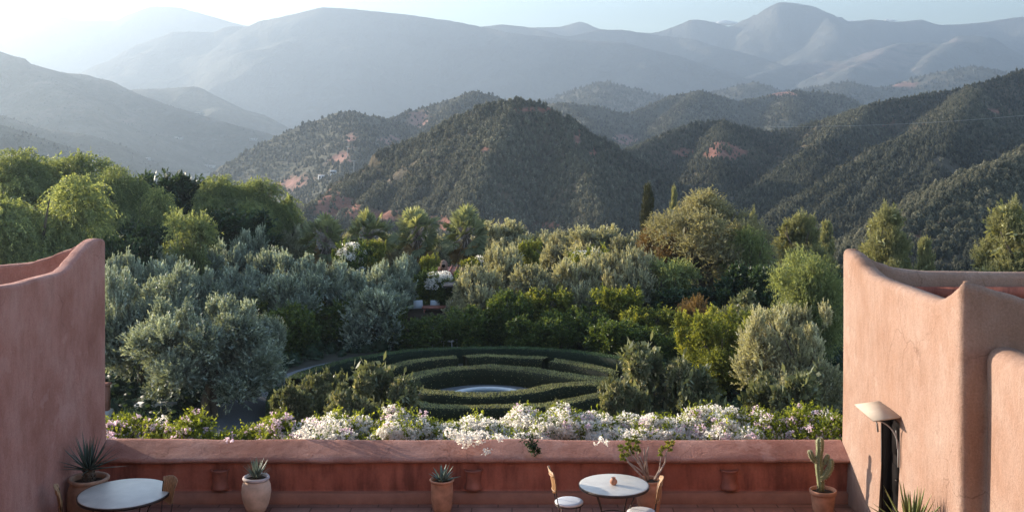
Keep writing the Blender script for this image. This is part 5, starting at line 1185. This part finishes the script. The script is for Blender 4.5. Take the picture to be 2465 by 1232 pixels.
T_('loquat', 'loquat_shrub', 'shrub', 'low loquat shrub between the clay lantern and the flowers', 1680, 915, 190, 30, .0, 2, 1)
T_('loquat', 'loquat_shrub', 'shrub', 'loquat shrub in front of the sunlit olive bush', 1900, 898, 220, 31, .0, 0, 1)
T_('loquat', 'loquat_shrub', 'shrub', 'leftmost loquat shrub in front of the maze', 745, 908, 115, 32, .0, 1, 1)
T_('loquat', 'loquat_shrub', 'shrub', 'loquat shrub with one tall flowering sprig at the left of the maze', 800, 893, 95, 33, .0, 2, 1)
T_('loquat', 'loquat_shrub', 'shrub', 'rounded loquat shrub overlapping the left maze hedges', 915, 888, 190, 31, .0, 0, 1)
T_('loquat', 'loquat_shrub', 'shrub', 'low loquat shrub at the far left foot of the maze, beside the gravel path', 695, 925, 110, 30, .0, 2, 1)
T_('loquat', 'loquat_shrub', 'shrub', 'low loquat shrub filling between the sprigged one and the rounded one', 850, 930, 150, 29, .0, 1, 1)
T_('ash', 'dark_shrub', 'shrub', 'small dark feathery shrub beside the stone bench', 320, 990, 110, 30, .0, 1)
T_('loquat', 'loquat_shrub', 'shrub', 'small spiky-leaved shrub rising above the tallest white clump', 1340, 962, 80, 24, .0, 1)
# cypress
t = T_('cypress', 'cypress_tree', 'cypress', 'dark narrow cypress with its tip bent to the right', 1557, 440, 34, 84, .0, 0)

# low ground cover over the garden floor
rs = np.random.default_rng(77); N = 9000
gxp = rs.uniform(-26, 26, N); gyp = rs.uniform(23, 82, N); pp_ = np.array(pathpts)
dm = np.hypot(gxp + .95, gyp - 43.1); dp = np.min(np.hypot(gxp[:, None] - pp_[None, :, 0], gyp[:, None] - pp_[None, :, 1]), 1)
k = (dm > 8.8) & (dp > 1.4) & (np.abs(gxp) < gyp * .48); gxp, gyp = gxp[k], gyp[k]
tv, tq, tt = tuft(rs, 26, 0); sz = rs.uniform(.35, 1.0, len(gxp)); gz_ = ground_h(gxp, gyp)
V = tv[None] * sz[:, None, None] * np.array([1.5, 1.5, .8]) + np.stack([gxp, gyp, gz_ - .05], -1)[:, None]
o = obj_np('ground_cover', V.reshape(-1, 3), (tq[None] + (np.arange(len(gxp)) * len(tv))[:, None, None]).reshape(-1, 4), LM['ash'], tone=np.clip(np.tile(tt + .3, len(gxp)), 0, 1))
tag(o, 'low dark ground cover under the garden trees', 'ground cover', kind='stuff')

# ------------------------------------------------------------------ far things: power poles, farm houses, the line
def pole(px, top, base, d, label):
    x = X_(px, d); zt, zb = Z_(top, d), Z_(base, d); t = thing('power_pole', label, 'power pole', (x, d, zb), 0, 'distant power poles')
    b_ = MB(); b_.tube([(0, 0, -3), (0, 0, zt - zb)], [.2, .13], 6); b_.build('pole', M['concrete'], t)
    b_ = MB(); b_.box((0, 0, zt - zb - .5), (1.2, .14, .11)); b_.build('crossarm', M['concrete'], t)
pole(852, 386, 416, 640, 'pale power pole on the slope left of the pyramid hill')
pole(836, 352, 372, 800, 'farther power pole above the pale one')
pole(1186, 226, 246, 1185, 'power pole on the crest behind the pyramid hill')
ln = thing('power_line', 'thin pale cable sagging across the right hillside', 'cable', (0, 300, 0))
b_ = MB(); b_.tube([(X_(1840 + k * 24, 420), 420 - 300, Z_(305 - 29 * (k / 27.) + 34 * (k / 27.) * (1 - k / 27.), 420) ) for k in range(28)], .045, 4); b_.build('cable', M['concrete'], ln)
rs = random.Random(12); bh = gh
for i, (px, d, s_, lab) in enumerate(((778, 800, 3.5, 'long white farm building where the valley meets the pyramid hill'), (802, 790, 2.2, 'small white house beside the long farm building'), (395, 1900, 8, 'pale house on the left valley floor'), (430, 1960, 7, 'pale house right of the left valley one'),
        (505, 1800, 8, 'pale house at the middle of the valley floor'), (560, 1900, 7, 'house below the far valley fields'), (480, 2150, 9, 'farthest pale house of the valley'), (610, 2000, 7, 'pale house close to the foot of the hazy hill'), (350, 1700, 7, 'house nearest the left valley slope'))):
    x = X_(px, d); z = float(bh(np.array([x]), np.array([float(d)]))[0]); z = max(z, float(mid.h(np.array([x]), np.array([float(d)]))[0]), float(lefth.h(np.array([x]), np.array([float(d)]))[0]))
    t = thing('farm_house', lab, 'house', (x, d, z), rs.uniform(-.3, .3), 'distant farm houses')
    b_ = MB(); b_.box((0, 0, 1), (s_, s_ * .5, 2.2)); b_.build('wall', M['white'] if i < 2 else M['concrete'], t)
    b_ = MB(); b_.box((0, 0, 3.3), (s_ * 1.03, s_ * .54, .15)); b_.build('roof', M['roof'], t)
    b_ = MB()
    for k in range(3): b_.box((-s_ * .6 + k * s_ * .6, -s_ * .5 - .02, 1.7), (.6, .05, .7))
    b_.build('window', M['dark_opening'], t)
# road at the foot of the pyramid hill
V = []; pts = [(640, 486, 0), (720, 500, 0), (800, 512, 0), (860, 540, 0)]
rp = catmull([(X_(600, 1000), 1000), (X_(690, 860), 860), (X_(760, 740), 740), (X_(830, 640), 640), (X_(880, 560), 560)])
for k, p in enumerate(rp):
    a = (Vector(rp[min(k + 1, len(rp) - 1)]) - Vector(rp[max(k - 1, 0)])).normalized(); z = max(float(gh(np.array([p[0]]), np.array([p[1]]))[0]), float(pyramid.h(np.array([p[0]]), np.array([p[1]]))[0])) + 1.2
    V += [(p[0] - a.y * 1.8, p[1] + a.x * 1.8, z), (p[0] + a.y * 1.8, p[1] - a.x * 1.8, z)]
tag(obj_np('road', V, [(2 * k, 2 * k + 2, 2 * k + 3, 2 * k + 1) for k in range(len(rp) - 1)], M['concrete']), kind='structure')

# ------------------------------------------------------------------ clouds beyond the haze, haze
cm, n, l, b = newmat('cloud_white'); b.inputs['Base Color'].default_value = (.85, .87, .9, 1); b.inputs['Roughness'].default_value = 1; b.inputs['Specular IOR Level'].default_value = 0
rs = np.random.default_rng(8)
for cx_, cy_, w_, h_ in ((1745, 56, 46, 9), (2040, 54, 34, 7), (2140, 50, 26, 5), (2385, 56, 40, 5)):
    d = 8200; b_ = MB()
    for k in range(9):
        f = (k - 4) / 4.5; rx = w_ / F * d * .30 * (1.1 - abs(f)); rz_ = h_ / F * d * .6 * (1.1 - abs(f)); c0 = (X_(cx_, d) + f * w_ / F * d, d + rs.uniform(-60, 60), Z_(cy_, d) + rs.uniform(-.4, .1) * rz_)
        V = []; n1, n2 = 14, 20
        for a in range(n1 + 1):
            for q in range(n2):
                u1, u2 = math.pi * a / n1, 2 * math.pi * q / n2; rr = 1 + .18 * math.sin(5 * u2 + k) * math.sin(3 * u1) + rs.uniform(-.05, .05)
                V.append((c0[0] + rx * rr * math.sin(u1) * math.cos(u2), c0[1] + rx * rr * math.sin(u1) * math.sin(u2), c0[2] + rz_ * rr * math.cos(u1)))
        b_.add(V, [(a * n2 + q, a * n2 + (q + 1) % n2, (a + 1) * n2 + (q + 1) % n2, (a + 1) * n2 + q) for a in range(n1) for q in range(n2)])
    tag(b_.build('cloud', cm, None, True), kind='structure')

if HAZE > 0:
    hm = bpy.data.materials.new('haze_air'); hm.use_nodes = True; n, l = hm.node_tree.nodes, hm.node_tree.links
    n.remove(n['Principled BSDF']); pv = n.new('ShaderNodeVolumePrincipled')
    pv.inputs['Color'].default_value = (.385, .46, .55, 1); pv.inputs['Density'].default_value = HAZE; pv.inputs['Anisotropy'].default_value = .58
    l.new(pv.outputs[0], n['Material Output'].inputs['Volume'])
    hb = MB(); hb.box((0, 3300, 288), (6800, 3640, 412)); ho = hb.build('haze', hm); tag(ho, kind='stuff')
